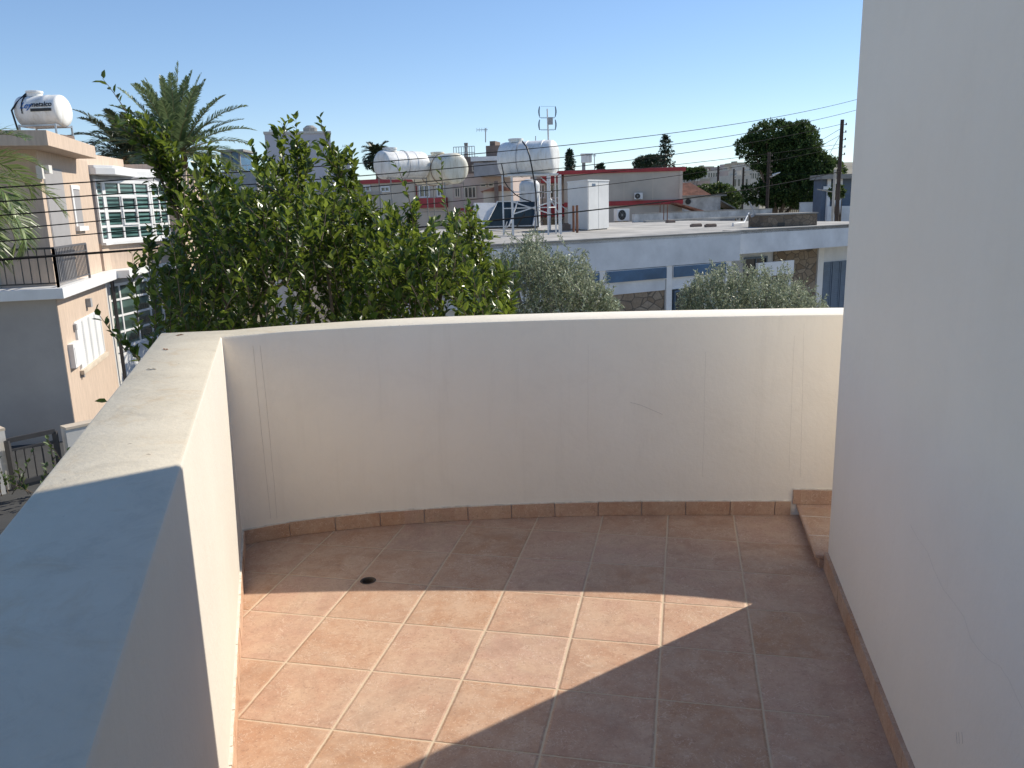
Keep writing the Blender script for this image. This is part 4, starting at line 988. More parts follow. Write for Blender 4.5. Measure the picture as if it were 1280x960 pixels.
# vertical hot-water cylinder
b = onroof(663, 285.5); zt_ = aty(663, 224, b.y).z
cy = thing('hot_water_cylinder', (b.x, b.y, ZR), 'upright pale hot-water cylinder under the large tank', 'water cylinder')
m = MB(); rr = 12.5*b.y/FPX; hh = zt_-ZR; m.lathe((b.x, b.y, ZR), (0, 0, 1), [(0, rr), (hh-.35, rr), (hh-.2, rr*.96), (hh-.08, rr*.75), (hh, rr*.35)], 24); m.build('drum', tank_mat('cylinder_paint', (.62, .63, .62), (.38, .36, .30)), cy, smooth=40)
m = MB(); m.tube([(b.x+rr, b.y-.1, ZR+.3), (b.x+rr+.12, b.y-.15, ZR+.4), (b.x+rr+.12, b.y-.15, ZR+1.6), (b.x+rr*.8, b.y-.1, ZR+1.75)], .025, 6); m.build('pipe', BLACK, cy, smooth=60)
# solar collector: inclined dark glass panels on a white frame, facing us
sp = thing('solar_collector', (*onroof(620, 287)[:2], ZR), 'tilted dark solar water-heating panel with white side sheet on the roof', 'solar panel')
bl = onroof(606, 290); Yb = bl.y; tl_ = aty(622, 253.5, Yb+1.1); tr_ = aty(672, 253, Yb+1.1); br_ = onroof(665, 287); bl2 = Vector((bl.x, Yb, ZR+.12)); br2 = Vector((br_.x, Yb, ZR+.12))
nrm = (tr_-tl_).cross(bl2-tl_).normalized(); nrm = nrm if nrm.y < 0 else -nrm
m = MB(); m.box8([bl2, br2, tr_, tl_, bl2+nrm*.07, br2+nrm*.07, tr_+nrm*.07, tl_+nrm*.07]); m.build('panel', mat('collector_glass', (.018, .03, .032), .3, .3, 1), sp)
m = MB(); q = nrm*.08
for a_, b_ in ((bl2, br2), (tl_, tr_), (bl2, tl_), (br2, tr_), (bl2.lerp(br2, .5), tl_.lerp(tr_, .5))): m.bar(a_+q, b_+q, .05)
m.build('frame', WSTEEL, sp)
m = MB(); a_ = aty(592, 253.5, Yb+1.0); m.box8([bl2+Vector((-.05, -.02, 0)), bl2+Vector((-.02, -.02, 0)), tl_+Vector((-.02, 0, 0)), tl_+Vector((-.05, 0, 0)), bl2+Vector((-.6, .5, 0)), bl2+Vector((-.57, .5, 0)), a_+Vector((.03, 0, 0)), a_]); m.build('side_sheet', PVC, sp)
m = MB(); m.bar(aty(646, 283, Yb-.2), aty(656, 267, Yb-.2), .06); m.bar(bl2+Vector((.0, -.1, 0)), br2+Vector((.2, -.1, 0)), .08); m.build('stay', BLACK, sp)
m = MB(); m.bar(aty(633, 285, Yb-.6), aty(641, 276, Yb-.6), .04); m.bar(aty(641, 289, Yb-.6), aty(641, 276, Yb-.6), .05); m.bar(aty(626, 290, Yb-.6), aty(650, 291, Yb-.6), .05); m.bar(aty(634, 277, Yb-.6), aty(630, 289, Yb-.6), .04); m.build('bracket', WSTEEL, sp)
# mast antenna with four bent elements
b = onroof(687, 288.5); Yb = b.y; top = aty(684, 136, Yb)
an = thing('antenna_mast', (b.x, b.y, ZR), 'tall mast antenna with four curved elements in front of the large tank', 'antenna')
m = MB(); m.tube([b, aty(686.5, 200, Yb), top], [.06, .045, .028], 7); m.build('mast', WSTEEL, an, smooth=60)
m = MB()
for z in (147, 162): m.bar(aty(674, z, Yb), aty(694, z-.3, Yb), .018)
for px, s in ((674.5, -1), (694, 1)):
    for y0, y1 in ((133, 146), (149.5, 162.5)):
        P = [aty(px+s*.9*math.sin(math.pi*i/5)*1.0, y0+(y1-y0)*i/5, Yb) for i in range(6)]; m.tube(P, [.02, .03, .035, .035, .03, .02], 6)
for y0 in (133, 148, 163): m.bar(aty(676, y0, Yb), aty(693, y0, Yb), .008)
m.build('elements', mat('antenna_grey', (.16, .22, .27), .5, .1), an)
m = MB(); q = aty(688, 151, Yb); m.box((q.x-.1, q.y-.08, q.z-.15), (q.x+.1, q.y+.08, q.z+.12)); m.build('box', GREYR, an)
m = MB(); m.bar(aty(688, 248, Yb), aty(709, 262, Yb+.5), .03); m.bar(aty(688, 248, Yb), aty(699, 268, Yb-.3), .03); m.build('guy_rod', WSTEEL, an)
b = onroof(669, 290); m = MB(); m.tube([b, aty(669.5, 170, b.y)], [.035, .018], 6); m.bar(aty(668, 222, b.y), aty(671, 222, b.y), .05); tag(m.build('thin_pole', GREYR), 'thin grey aerial pole before the large tank, left of the mast antenna', 'pole')
# black hose from tank lid down
m = MB(); yy = 30.6; m.tube([aty(x, y, yy+k) for x, y, k in ((653, 177, .6), (658, 183, .2), (662, 195, 0), (665, 210, 0), (668, 228, 0), (670, 242, 0), (671, 262, 0), (673, 284, 0))], .03, 6); tag(m.build('black_hose', BLACK, smooth=60), 'black hose running down from the lid of the large tank', 'hose')
m = MB(); m.tube([aty(x, y, yy) for x, y in ((627, 205), (629, 215), (630, 226), (635, 234), (644, 243), (654, 249), (664, 252))], .022, 6); tag(m.build('black_hose', BLACK, smooth=60), 'looping black hose hanging from the left end of the large tank', 'hose')
m = MB(); P = onroof(700, 287); m.tube([onroof(640, 292), onroof(668, 288.5), onroof(700, 289.5), onroof(712, 284.5)], .04, 6); tag(m.build('floor_pipe', IRON), 'dark pipe lying on the roof below the solar panel and mast', 'pipe')
b = onroof(708, 288); m = MB(); m.box((b.x-.18, b.y-.15, ZR-.039), (b.x+.18, b.y+.15, ZR+.22)); m.box((b.x-.12, b.y-.1, ZR+.221), (b.x+.1, b.y+.1, ZR+.27)); tag(m.build('cable_box', BROWN, bevel=.015), 'small dark box on the roof at the left foot of the white cabinet', 'box')

# ================================================================== OTHER BUILDINGS
def mkface(x0, Y0, x1, Y1):
    a = aty(x0, 240, Y0); b = aty(x1, 240, Y1); return Face((a.x, a.y), (b.x, b.y))
def zpx(f, x, y): return f.hit(x, y)[1]
# long beige building with red bands
f = mkface(575, 57, 853, 55)
rb = thing('red_trimmed_building', (*f.pt(10, 0)[:2], G), 'long beige two-storey building with red roof band behind the white cabinet', 'building')
zt = zpx(f, 760, 216); a577 = f.hit(705, 230)[0]
m = MB(); f.box(m, a577, f.L, G, zt, -14, 0); f.box(m, 0, a577-.002, G, zt, -14, -2.2); m.build('wall', BEIGE, rb)
m = MB(); f.box(m, a577-.5, f.L+.2, zt-.02, zt+.22, -14.2, .12); f.box(m, 5.5, a577-.502, zt-.5, zt+.22, -2.3, -1.2); m.build('roof_band', RED, rb)
m = MB(); f.box(m, a577-.4, f.L+.1, zt+.221, zt+.24, -14, -.05); m.build('roof_deck', CONC, rb)
z2 = zpx(f, 800, 254); m = MB(); f.box(m, a577, f.L+.05, z2-.12, z2+.18, -.02, .12); m.build('floor_band', RED, rb)
m = MB(); f.box(m, f.L-.2, f.L-.001, z2+.2, zt-.03, 0, .06)
m.build('corner_trim', BEIGE2, rb)
for x in (780, 816): a_ = f.hit(x, 240)[0]; m = MB(); f.box(m, a_-.02, a_+.02, z2+.2, zt-.05, 0, .012); m.build('joint', BEIGE2, rb)
g = Face(tuple(f.pt(0, 0, -2.2)[:2]), tuple(f.pt(f.L, 0, -2.2)[:2]))
for (x0, x1) in ((672, 682), (684, 701)): 
    a0, a1, z0, z1 = g.rect(x0, 230, x1, 248); g.window(rb, (a0, a1, z0, z1), 2, 1, WHITE, DARKG, .1, .06)
a0, a1, z0, z1 = g.rect(672, 256, 708, 270); m = MB(); m.box8([g.pt(a0, z0, .02), g.pt(a1, z0, .02), g.pt(a1, z0, 1.4), g.pt(a0, z0, 1.4), g.pt(a0, z1, .0), g.pt(a1, z1, .0), g.pt(a1, z0+.1, 1.42), g.pt(a0, z0+.1, 1.42)]); m.build('awning', RED, rb)
a0, a1, z0, z1 = g.rect(676, 272, 706, 284); g.window(rb, (a0, a1, z0, z1), 3, 1, WHITE, DARKG, .12, .06)
p = f.pt(f.hit(798, 250)[0], z2+.2, .3); ac(0, 0, 0, f, 'small white air conditioner unit on the beige wall above the red floor band', .62, p)
# left wing with windows and red panels
f = mkface(436, 62, 580, 56)
lw_ = thing('red_trimmed_building', (*f.pt(6, 0)[:2], G), 'pale two-storey building with red roof edge and red window panels behind the paired tanks', 'building')
zt = zpx(f, 500, 226); m = MB(); f.box(m, 0, f.L, G, zt, -10, 0); m.build('wall', BEIGE2, lw_); m = MB(); f.box(m, -.2, f.hit(524, 230)[0], zt-.1, zt+.2, -10.1, .15); m.build('roof_band', RED, lw_)
for (x0, y0, x1, y1, nx) in ((452, 232, 464, 240, 2), (476, 233, 488, 240, 2), (524, 231, 538, 247, 2), (546, 230, 556, 246, 2)): f.window(lw_, f.rect(x0, y0, x1, y1), nx, 1, WHITE, DARKG, .1, .06)
m = MB(); a0, a1, z0, z1 = f.rect(524, 248, 560, 259); f.box(m, a0, a1, z0, z1, 0, .3); a0, a1, z0, z1 = f.rect(519.5, 230, 522, 252); f.box(m, a0, a1, z0, z1, 0, .15); m.build('red_panel', RED, lw_)
# three-storey block with balconies
f = mkface(566, 52, 640, 51)
tb_ = thing('apartment_block', (*f.pt(5, 0)[:2], G), 'dusty pink three-storey block with balcony and roof railing left of the large tank', 'building')
zt = zpx(f, 590, 198); m = MB(); f.box(m, 0, f.L, G, zt, -5, 0); m.build('wall', PINKW, tb_)
m = MB(); a0, a1, z0, z1 = f.rect(566, 197, 640, 215); f.box(m, 0, f.hit(598, 200)[0], z0, z1, 0, .04); m.build('upper_wall', BROWN, tb_)
m = MB(); a0, a1, z0, z1 = f.rect(598, 198, 640, 201.5); f.box(m, a0, a1, z0, z1, 0, 1.6); m.build('balcony_roof', WHITE, tb_)
m = MB(); a0, a1, z0, z1 = f.rect(601, 205, 640, 218); f.box(m, a0, a1, z0, z1, 1.4, 1.5); f.box(m, a0, a1, z0-.1, z0-.002, 0, 1.5); f.box(m, a0, a0+.1, z0, z1, .01, 1.398); m.build('balcony', GREYR, tb_)
a0, a1, z0, z1 = f.rect(604, 200, 640, 205); m = MB(); f.box(m, a0, a1, z0, z1-.05, .0, .03); m.build('dark_opening', DARKG, tb_)
for (x0, y0, x1, y1, nx) in ((570, 203, 574, 208, 1), (590, 206, 600, 214, 2), (580, 233, 596, 248, 3), (600, 229, 608.5, 234, 1), (610, 229, 618, 233.5, 1), (568, 234, 576, 247, 2)): f.window(tb_, f.rect(x0, y0, x1, y1), nx, 1, BEIGE2, DARKG, .08, .06)
m = MB(); a0, a1, z0, z1 = f.rect(579, 260, 599, 265); f.box(m, a0, a1, z0, z1, 0, .9); m.build('awning', RED, tb_)
m = MB(); a0, a1, z0, z1 = f.rect(607, 176, 630, 197); m.prism([tuple(f.pt(a, 0, o)[:2]) for a, o in ((a0, .0), (a1, .0), (a1, -1.6), (a0, -1.6))], zt, z1-.3); f.box(m, a0+.2, a1-.6, z1-.299, z1-.02, -1.4, -.2); m.build('stair_tower', BROWN, tb_)
m = MB(); z0 = zt; a0 = f.hit(538, 190)[0]; zz = zpx(f, 560, 184)
a1 = f.hit(592, 190)[0]; a0 = .1
for z in (zz, (zz+z0)/2): m.bar(f.pt(a0, z, -.2), f.pt(a1, z, -.2), .04)
for i in range(9): a_ = a0+(a1-a0)*i/8; m.bar(f.pt(a_, z0, -.2), f.pt(a_, zz, -.2), .04)
m.build('roof_railing', STEEL, tb_)
m = MB(); p = f.pt(f.hit(578, 190)[0], zt, -.8); m.tube([p, p+Vector((0, 0, .6)), p+Vector((0, 0, 1.0))], [.14, .09, .13], 8); m.build('chimney_pipe', CONCG, tb_)
# brown roof junk, tv aerials
def aerial(px, py0, py1, Y, lab, s=1):
    b = aty(px, py1, Y); t = aty(px, py0, Y); an = thing('tv_aerial', (b.x, b.y, b.z), lab, 'aerial', 'television aerials on the roofs'); m = MB(); m.tube([b, t], .03*s, 5); m.build('pole', GREYR, an)
    m = MB(); a = t-Vector((0, 0, .1)); m.bar(a-Vector((.5*s, 0, 0)), a+Vector((.12*s, 0, .0)), .03*s)
    for i in range(5): q = a-Vector((.5*s-.14*s*i, 0, 0)); m.bar(q-Vector((0, .25, .12*s)), q+Vector((0, .25, .12*s)), .018*s)
    m.build('elements', STEEL, an)
aerial(607, 160, 178, 52, 'aerial on the brown stair tower left of the large tank', 1.1); aerial(437, 181, 212, 70, 'aerial just right of the white tower block', 1.2); aerial(387, 158, 167, 90, 'small aerial on top of the white tower block', 1.1)
aerial(743, 192, 214, 60, 'aerial on the red-banded roof beside the small white roof tank', 1.1); aerial(698, 201, 214, 57, 'thin aerial left end of the red-banded roof', .8)
# railing terrace further left behind
f = mkface(534, 64, 600, 64)
# small house with tile roof in front of block
f = mkface(604, 44, 640, 44); sh_ = thing('small_house', (*f.pt(1, 0)[:2], G), 'small cream house with terracotta gable roof left of the hot-water cylinder', 'house')
z0 = zpx(f, 620, 239); m = MB(); f.box(m, 0, f.L, G, z0, -4, 0); m.build('wall', BEIGE2, sh_)
zr_ = zpx(f, 630, 231); m = MB(); m.add([f.pt(-.15, z0, .15), f.pt(f.L+.1, z0, .15), f.pt(f.L+.1, z0, -4.2), f.pt(-.15, z0, -4.2), f.pt(f.L*.62, zr_, .15), f.pt(f.L*.62, zr_, -4.2)], [(0, 1, 4), (2, 3, 5), (0, 4, 5, 3), (1, 2, 5, 4), (3, 2, 1, 0)]); m.build('roof', ROOFT, sh_)
m = MB(); a_ = f.hit(618, 240)[0]; f.box(m, a_, a_+.22, z0-2, zr_+.2, .02, .3); m.build('chimney', BROWN, sh_)
# tall pale tower block
f = mkface(337, 94, 440, 96); tw = thing('tower_block', (*f.pt(4, 0)[:2], G), 'plain lavender-white tower block behind the top of the bush', 'building')
zt = zpx(f, 390, 167); m = MB(); f.box(m, 0, f.hit(415, 200)[0], G, zt, -6, 0); f.box(m, f.hit(415, 200)[0], f.L, G, zpx(f, 420, 196), -6, -1); m.build('wall', mat('lavender_render', (.50, .50, .55), .85, .05, .3), tw)
m = MB(); f.box(m, -.1, f.hit(415, 200)[0]+.1, zt+.001, zt+.25, -6.1, .1); m.build('parapet', mat('tower_parapet', (.58, .56, .52), .85), tw)
m = MB(); p = f.pt(f.hit(388, 170)[0], zt+.25, -3); m.lathe(p, (0, 0, 1), [(0, .8), (.6, .8), (.9, .4)], 14); m.build('roof_tank', CONCG, tw)
m = MB(); p = f.pt(f.hit(347, 170)[0], zt+.25, -2); m.lathe(p, (1, 0, 0), [(-1, .3), (-.9, .5), (.9, .5), (1, .3)], 14); m.build('roof_tank', TANKW, tw)
# glass balcony building behind the palm
f = mkface(268, 60, 322, 60); gb = thing('glazed_building', (*f.pt(2, 0)[:2], G), 'grey building with glazed top balcony between palm and bush', 'building')
zt = zpx(f, 290, 214); m = MB(); f.box(m, 0, f.L, G, zt, -8, 0); m.build('wall', GREYR, gb)
a0, a1, z0, z1 = f.rect(276, 190, 300, 212); m = MB(); f.box(m, a0, a1, z0, z1, -3, -.2); m.build('glass_room', BLUEG, gb)
m = MB(); f.box(m, a0-.2, a1+.4, z1, z1+.15, -3.2, .1)
for a_ in (a0, (a0+a1)/2, a1): f.box(m, a_-.06, a_+.06, z0, z1, -.2, -.08)
m.build('frame', CONCG, gb)
m = MB(); z = zpx(f, 290, 207); m.bar(f.pt(a0, z, 0), f.pt(f.L, z, 0), .06); [m.bar(f.pt(a0+(f.L-a0)*i/8, zt, 0), f.pt(a0+(f.L-a0)*i/8, z, 0), .04) for i in range(9)]; m.build('railing', STEEL, gb)
# houses seen low through the bush, left of centre
f = mkface(255, 40, 470, 46); lh = thing('low_house', (*f.pt(4, 0)[:2], G), 'low cream house mostly hidden behind the bush', 'house')
zt = zpx(f, 330, 246); m = MB(); f.box(m, 0, f.L, G, zt, -8, 0); m.build('wall', BEIGE2, lh); m = MB(); f.box(m, -.2, f.L+.2, zt+.001, zt+.2, -8.2, .3); m.build('roof', CONCG, lh)
for x in (275, 330, 395, 450): f.window(lh, f.rect(x, 262, x+12, 282), 2, 1, WHITE, DARKG, .07, .05)
# white small tank tower on beige roof
f = mkface(724, 60, 750, 60)
t = thing('roof_water_tank', (*f.pt(.5, 0)[:2], zpx(f, 735, 213)), 'small square white roof tank on a pillar above the red-banded building', 'water tank', 'rooftop water tanks')
m = MB(); a0, a1, z0, z1 = f.rect(727, 193, 740, 203); f.box(m, a0, a1, z0, z1, -.6, 0); m.build('tank', TANKW, t, bevel=.04); m = MB(); f.box(m, a0-.05, a1+.05, z1+.001, z1+.06, -.65, .05); m.build('lid', WHITE, t)
m = MB(); a0, a1, z0, z2 = f.rect(728, 203, 732, 215); f.box(m, a0, a1, z0-.3, z2-.002, -.4, -.1); m.build('pillar', CONCG, t)

# terracotta roofs and white wall right of the beige building
f = mkface(851, 68, 886, 67.6); th = thing('tiled_house', (*f.pt(2, 0)[:2], G), 'house with weathered terracotta hip roof right of the red-banded building', 'house')
ze = zpx(f, 880, 245); zr_ = zpx(f, 862, 228); m = MB(); f.box(m, 0, f.L*.9, G, ze, -3, 0); m.build('wall', BEIGE2, th)
m = MB(); W_ = f.L*.92; m.add([f.pt(-.4, ze, .3), f.pt(W_+.5, ze, .3), f.pt(W_+.5, ze, -3.3), f.pt(-.4, ze, -3.3), f.pt(W_*.0, zr_, -1.3), f.pt(W_*.4, zr_, -1.3), f.pt(W_*.4, zr_, -2), f.pt(W_*.0, zr_, -2)], [(0, 1, 5, 4), (1, 2, 6, 5), (2, 3, 7, 6), (3, 0, 4, 7), (4, 5, 6, 7), (3, 2, 1, 0)]); m.build('roof', ROOFT, th)
f = mkface(852, 59, 901, 59); wh = thing('white_outbuilding', (*f.pt(2, 0)[:2], G), 'low white outbuilding with a dark round vent below the terracotta roof', 'outbuilding')
zt = zpx(f, 880, 245.5); m = MB(); f.box(m, 0, f.L, G, zt, -4, 0); m.build('wall', MC['weathered_white'], wh); m = MB(); f.box(m, -.1, f.L+.4, zt+.001, zt+.1, -4, .15); m.build('roof', CONCG, wh)
p = f.pt(f.hit(860, 252)[0], zpx(f, 860, 252), .01); m = MB(); m.lathe(p, f.n, [(0, .2), (.05, .2)], 14); m.build('vent', BLACK, wh)
f = mkface(898, 62, 920, 62); m_ = thing('shed', (*f.pt(1, 0)[:2], G), 'dark sloping shed roof right of the white outbuilding', 'shed')
m = MB(); z0 = zpx(f, 905, 262); z1 = zpx(f, 902, 248); f.box(m, 0, f.L, G, z0, -3, 0); m.build('wall', GREYR, m_); m = MB(); m.box8([f.pt(-.2, z1, .2), f.pt(f.L, z0, .2), f.pt(f.L, z0, -3.2), f.pt(-.2, z1, -3.2), f.pt(-.2, z1+.1, .2), f.pt(f.L, z0+.1, .2), f.pt(f.L, z0+.1, -3.2), f.pt(-.2, z1+.1, -3.2)]); m.build('roof', CONCG, m_)
f = mkface(850, 52, 868, 52); m = MB(); z1 = zpx(f, 855, 255); z0 = zpx(f, 860, 266); t = thing('tiled_lean_to', (*f.pt(.5, 0)[:2], G), 'small terracotta lean-to roof just behind the rear roof wall', 'lean-to')
m.box8([f.pt(0, z1, -1), f.pt(1.6, z0, 0), f.pt(1.6, z0, -3), f.pt(0, z1, -3), f.pt(0, z1+.1, -1), f.pt(1.6, z0+.1, 0), f.pt(1.6, z0+.1, -3), f.pt(0, z1+.1, -3)]); m.build('roof', ROOFT, t); m = MB(); f.box(m, .1, 1.4, G, z0-.02, -2.9, -1.2); m.build('wall', BEIGE2, t)
# right: white garden walls, fence, blue house
f = mkface(1004, 56, 1060, 56); bh = thing('blue_house', (*f.pt(1, 0)[:2], G), 'slate-blue house with white columns seen between big dark tree and tall pole', 'house')
zt = zpx(f, 1040, 224); m = MB(); a0 = f.hit(1027, 240)[0]; f.box(m, a0, f.L+8, G, zt, -1.5, 0); m.build('wall', mat('slate_blue_render', (.13, .17, .23), .8, .1), bh)
m = MB(); f.box(m, a0-.3, f.L+8, zt+.001, zt+.3, -1.5, .8); m.build('roof', CONCG, bh)
m = MB()
for x in (1034.5, 1042, 1049): a_ = f.hit(x, 240)[0]; f.box(m, a_-.1, a_+.1, G, zt-.002, .05, .25)
a1, _ = f.hit(1036, 240); z = zpx(f, 1032, 235); f.box(m, a0, a1, z-.1, z+.1, .26, .4); m.build('column', WHITE, bh)
m = MB(); a0, a1, z0, z1 = f.rect(1028, 258, 1064, 272); f.box(m, a0, a1+6, z0-.3, z1, .8, .95); m.build('garden_wall', BLUEW, bh)
f = mkface(998, 60, 1028, 60); m = MB(); a0, a1, z0, z1 = f.rect(1000, 254, 1029, 264); f.box(m, a0, a1, G, z1, -.15, 0); f.box(m, a0, a1, z1+.001, z1+.06, -.18, .03); tag(m.build('boundary_wall', BLUEW), 'white boundary wall behind the stone block, right of the fence', 'wall')
f = mkface(962, 72, 1010, 71); fe = thing('garden_fence', (*f.pt(1, 0)[:2], G), 'pale tan slatted fence under the big dark tree', 'fence'); a0, a1, z0, z1 = f.rect(964, 253, 1000, 262)
m = MB(); k = a0
while k < a1: f.box(m, k, k+.12, G, z1, 0, .03); k += .16
m.build('slats', mat('tan_boards', (.42, .34, .22), .8, .15), fe); m = MB(); f.box(m, a0, a1, z1-.3, z1-.2, .031, .06); f.box(m, a0, a1, z0, z0+.1, .031, .06); m.build('rail', BROWN, fe)
f = mkface(1000, 60, 1030, 60); 
b = aty(1041, 262, 44); m = MB(); m.tube([(b.x, b.y, G), (b.x, b.y, aty(1041, 212, 44).z)], .07, 7); m.tube([(b.x, b.y, aty(1041, 240, 44).z), (b.x-.9, b.y, aty(1041, 236, 44).z)], .03, 6); tag(m.build('pale_post', CONC), 'pale slim post left of the tall dark pole', 'post')

# hill and far town
m = MB(); NX, NY = 30, 14; vs = []
for j in range(NY+1):
    for i in range(NX+1):
        x = -400+1000*i/NX; y = 140+520*j/NY; h = G-1+24*max(0, 1-abs(x-150)/320)**1.3*min(1, max(0, (y-150)/260))+R.uniform(-.5, .5)
        vs.append((x, y, h))
m.add(vs, [(j*(NX+1)+i, j*(NX+1)+i+1, (j+1)*(NX+1)+i+1, (j+1)*(NX+1)+i) for j in range(NY) for i in range(NX)])
hm = mat('far_hill', (.22, .20, .15), .95, .25, .05, .6); struct(m.build('hill', hm, smooth=60))
towns = [(866, 884, 218, 250, 'grey'), (883, 898, 213, 230, 'w'), (895, 914, 222, 190, 'b'), (914, 938, 219, 150, 'w'), (918, 932, 203, 300, 'b'), (930, 944, 205, 260, 'w'), (905, 917, 212, 280, 'w'), (876, 892, 208, 330, 'b'), (888, 902, 209, 340, 'w'), (900, 912, 208, 320, 'p'), (858, 872, 212, 300, 'g'), (912, 926, 213, 240, 'p'), (935, 950, 213, 200, 'w'), (845, 862, 220, 210, 'g'), (866, 905, 226, 160, 'p')]
TM = {'w': mat('warm_white_render', (.62, .56, .47), .85, .15, .2, 2), 'b': mat('sand_render', (.50, .42, .31), .85, .15, .2, 2), 'g': BEIGE, 'p': PINKW, 'grey': GREYR}
pos_words = ['grey flat block on the left of the far town', 'cream block near the middle of the far town', 'tan flat-roofed block before the garden tree', 'bright white house beside the big dark tree', 'tan block highest on the far hill beside the tree', 'white block highest on the far hill touching the tree', 'small white block on the skyline of the far hill', 'tan skyline block left of the far hill top', 'white skyline block in the middle of the far hill', 'pinkish skyline block of the far hill', 'beige block just right of the red-banded roof', 'pinkish block below the far skyline near the tree', 'white block glimpsed behind the left edge of the big tree', 'beige block behind the red-banded roof corner', 'long pinkish low block above the terracotta roof']
for i, (x0, x1, yt, Y, c) in enumerate(towns):
    f = mkface(x0, Y, x1, Y+1); zt = zpx(f, (x0+x1)/2, yt); t = thing('distant_building', (*f.pt(1, 0)[:2], G), pos_words[i], 'building', 'buildings of the far town')
    m = MB(); f.box(m, 0, f.L, G, zt, -8, 0)
    if i % 3 == 0: f.box(m, f.L*.55, f.L*.8, zt+.001, zt+.9, -5, -2)
    if i % 3 == 1: f.box(m, f.L*.1, f.L*.3, zt+.001, zt+.5, -4, -1)
    m.build('wall', TM[c], t)
    m = MB(); k = .8; ww = f.L/5
    for q in range(3):
        for j in range(4): f.box(m, ww*(j+.7), ww*(j+1.15), zt-1.9-q*3, zt-.7-q*3, 0, .05)
    m.build('windows', DARKG, t)

# ================================================================== FAR TREES
def W3(x, y, Y): p = aty(x, y, Y); return (p.x, p.y, p.z)
def ell(x, y, rx, ry, Y, dy=1.0): s = Y/FPX; return (W3(x, y, Y), (rx*s, rx*s*dy, ry*s))
b = aty(966, 262, 62)
limb_tree('ficus_tree', 'big dense dark green tree with broad uneven crown right of centre', (b.x, b.y, G), [ell(987, 200, 34, 34, 62), ell(968, 172, 34, 19, 62), ell(940, 183, 23, 14, 62), ell(998, 180, 26, 26, 61), ell(960, 196, 26, 18, 62), ell(990, 234, 40, 24, 62), ell(946, 243, 24, 13, 62), ell(1014, 212, 26, 24, 61), ell(1022, 230, 12, 12, 60), ell(968, 250, 28, 9, 62), ell(1000, 160, 16, 10, 62), ell(1028, 218, 14, 22, 61), ell(1030, 236, 10, 12, 61)], 72000, .20, FICUS, lw=.5, seed=8, trunk_r=.3, fill=.5)
b = aty(1048, 262, 66); limb_tree('bushy_tree', 'lighter olive-green tree just right of the big dark tree', (b.x, b.y, G), [ell(1042, 218, 14, 20, 66), ell(1038, 238, 12, 14, 66)], 5000, .25, GREEN, lw=.4, seed=12)
b = aty(815, 212, 78); limb_tree('round_pine', 'rounded dark pine crown left of the tall tiered conifer', (b.x, b.y, G), [ell(814, 203, 20, 8, 78), ell(800, 207, 9, 5, 78)], 9000, .25, CONIF, lw=.3, seed=14)
def conifer(label, px, top, bot, Y, wpx, tiers, seed, gap=.5, name='conifer'):
    r = random.Random(seed); T = aty(px, top, Y); s = Y/FPX; H_ = (bot-top)*s; t = thing(name, (T.x, T.y, G), label, 'tree'); lb = MB(); sb = MB()
    sb.tube([(T.x, T.y, G), (T.x, T.y, T.z)], [.22, .03], 7)
    for k in range(tiers):
        f = (k+.3)/tiers; z = T.z-H_*f; rr = wpx*s*(.18+.82*f**.7)*r.uniform(.75, 1.1); nb = 6
        for j in range(nb):
            a = j*6.283/nb+k*.7; d = Vector((math.cos(a), math.sin(a), .12)); q0 = Vector((T.x, T.y, z)); q = q0+d*rr*r.uniform(.7, 1.1)
            sb.tube([q0, q], [.05, .02], 4, False)
            for m_ in range(int(16)):
                u = r.random()**.6; p = q0.lerp(q, u)+rv(r)*H_/tiers*gap*(.35+.4*u); leaf4(lb, p, rv(r), rv(r), .32, .12)
    # the hidden lower crown carries on downwards
    lb.build('crown', CONIF, t, fix=False); sb.build('trunk', BARK, t, fix=False)
conifer('tall tiered conifer standing above the right part of the red-banded roof', 832, 170, 214, 74, 17, 8, 31, .3)
conifer('small pointed cypress rising above the red-banded roof left of the small tank', 712, 189, 216, 70, 8, 9, 32, .6, 'cypress')
b = aty(750, 211, 72); limb_tree('bushy_tree', 'tiny dark treetop beside the aerial on the red-banded roof', (b.x, b.y, G), [ell(750, 210, 4, 4, 72)], 700, .25, CONIF, lw=.4, seed=17)
b = aty(895, 255, 72); limb_tree('garden_tree', 'sunlit yellow-green garden tree before the far town', (b.x, b.y, G), [ell(900, 245, 22, 14, 72), ell(885, 240, 16, 9, 74), ell(915, 252, 12, 12, 70)], 13000, .22, GREEN, lw=.45, seed=18)
b = aty(862, 216, 160); limb_tree('bushy_tree', 'dark far trees right of the red-banded roof corner', (b.x, b.y, G), [ell(862, 217, 14, 6, 160), ell(874, 216, 8, 5, 160)], 6000, .5, FICUS, lw=.5, seed=19)
b = aty(925, 262, 66); limb_tree('shrub', 'dark shrub behind the roof wall below the garden tree', (b.x, b.y, G), [ell(908, 262, 16, 6, 66)], 3500, .2, FICUS, lw=.5, seed=20)
b = aty(1056, 240, 52); limb_tree('shrub', 'bright green shrub beside the blue house columns', (b.x, b.y, G), [ell(1046, 240, 9, 8, 53)], 2500, .16, GREEN, lw=.5, seed=23)
b = aty(290, 270, 30); limb_tree('bushy_tree', 'green tree glimpsed between the peach house and the bush', (b.x, b.y, G), [ell(300, 290, 50, 50, 28), ell(380, 300, 60, 46, 28)], 16000, .14, GREEN, lw=.5, seed=24)
for i, (x0, ry) in enumerate(((1070, 14), (700, 8), (540, 8))):
    pass
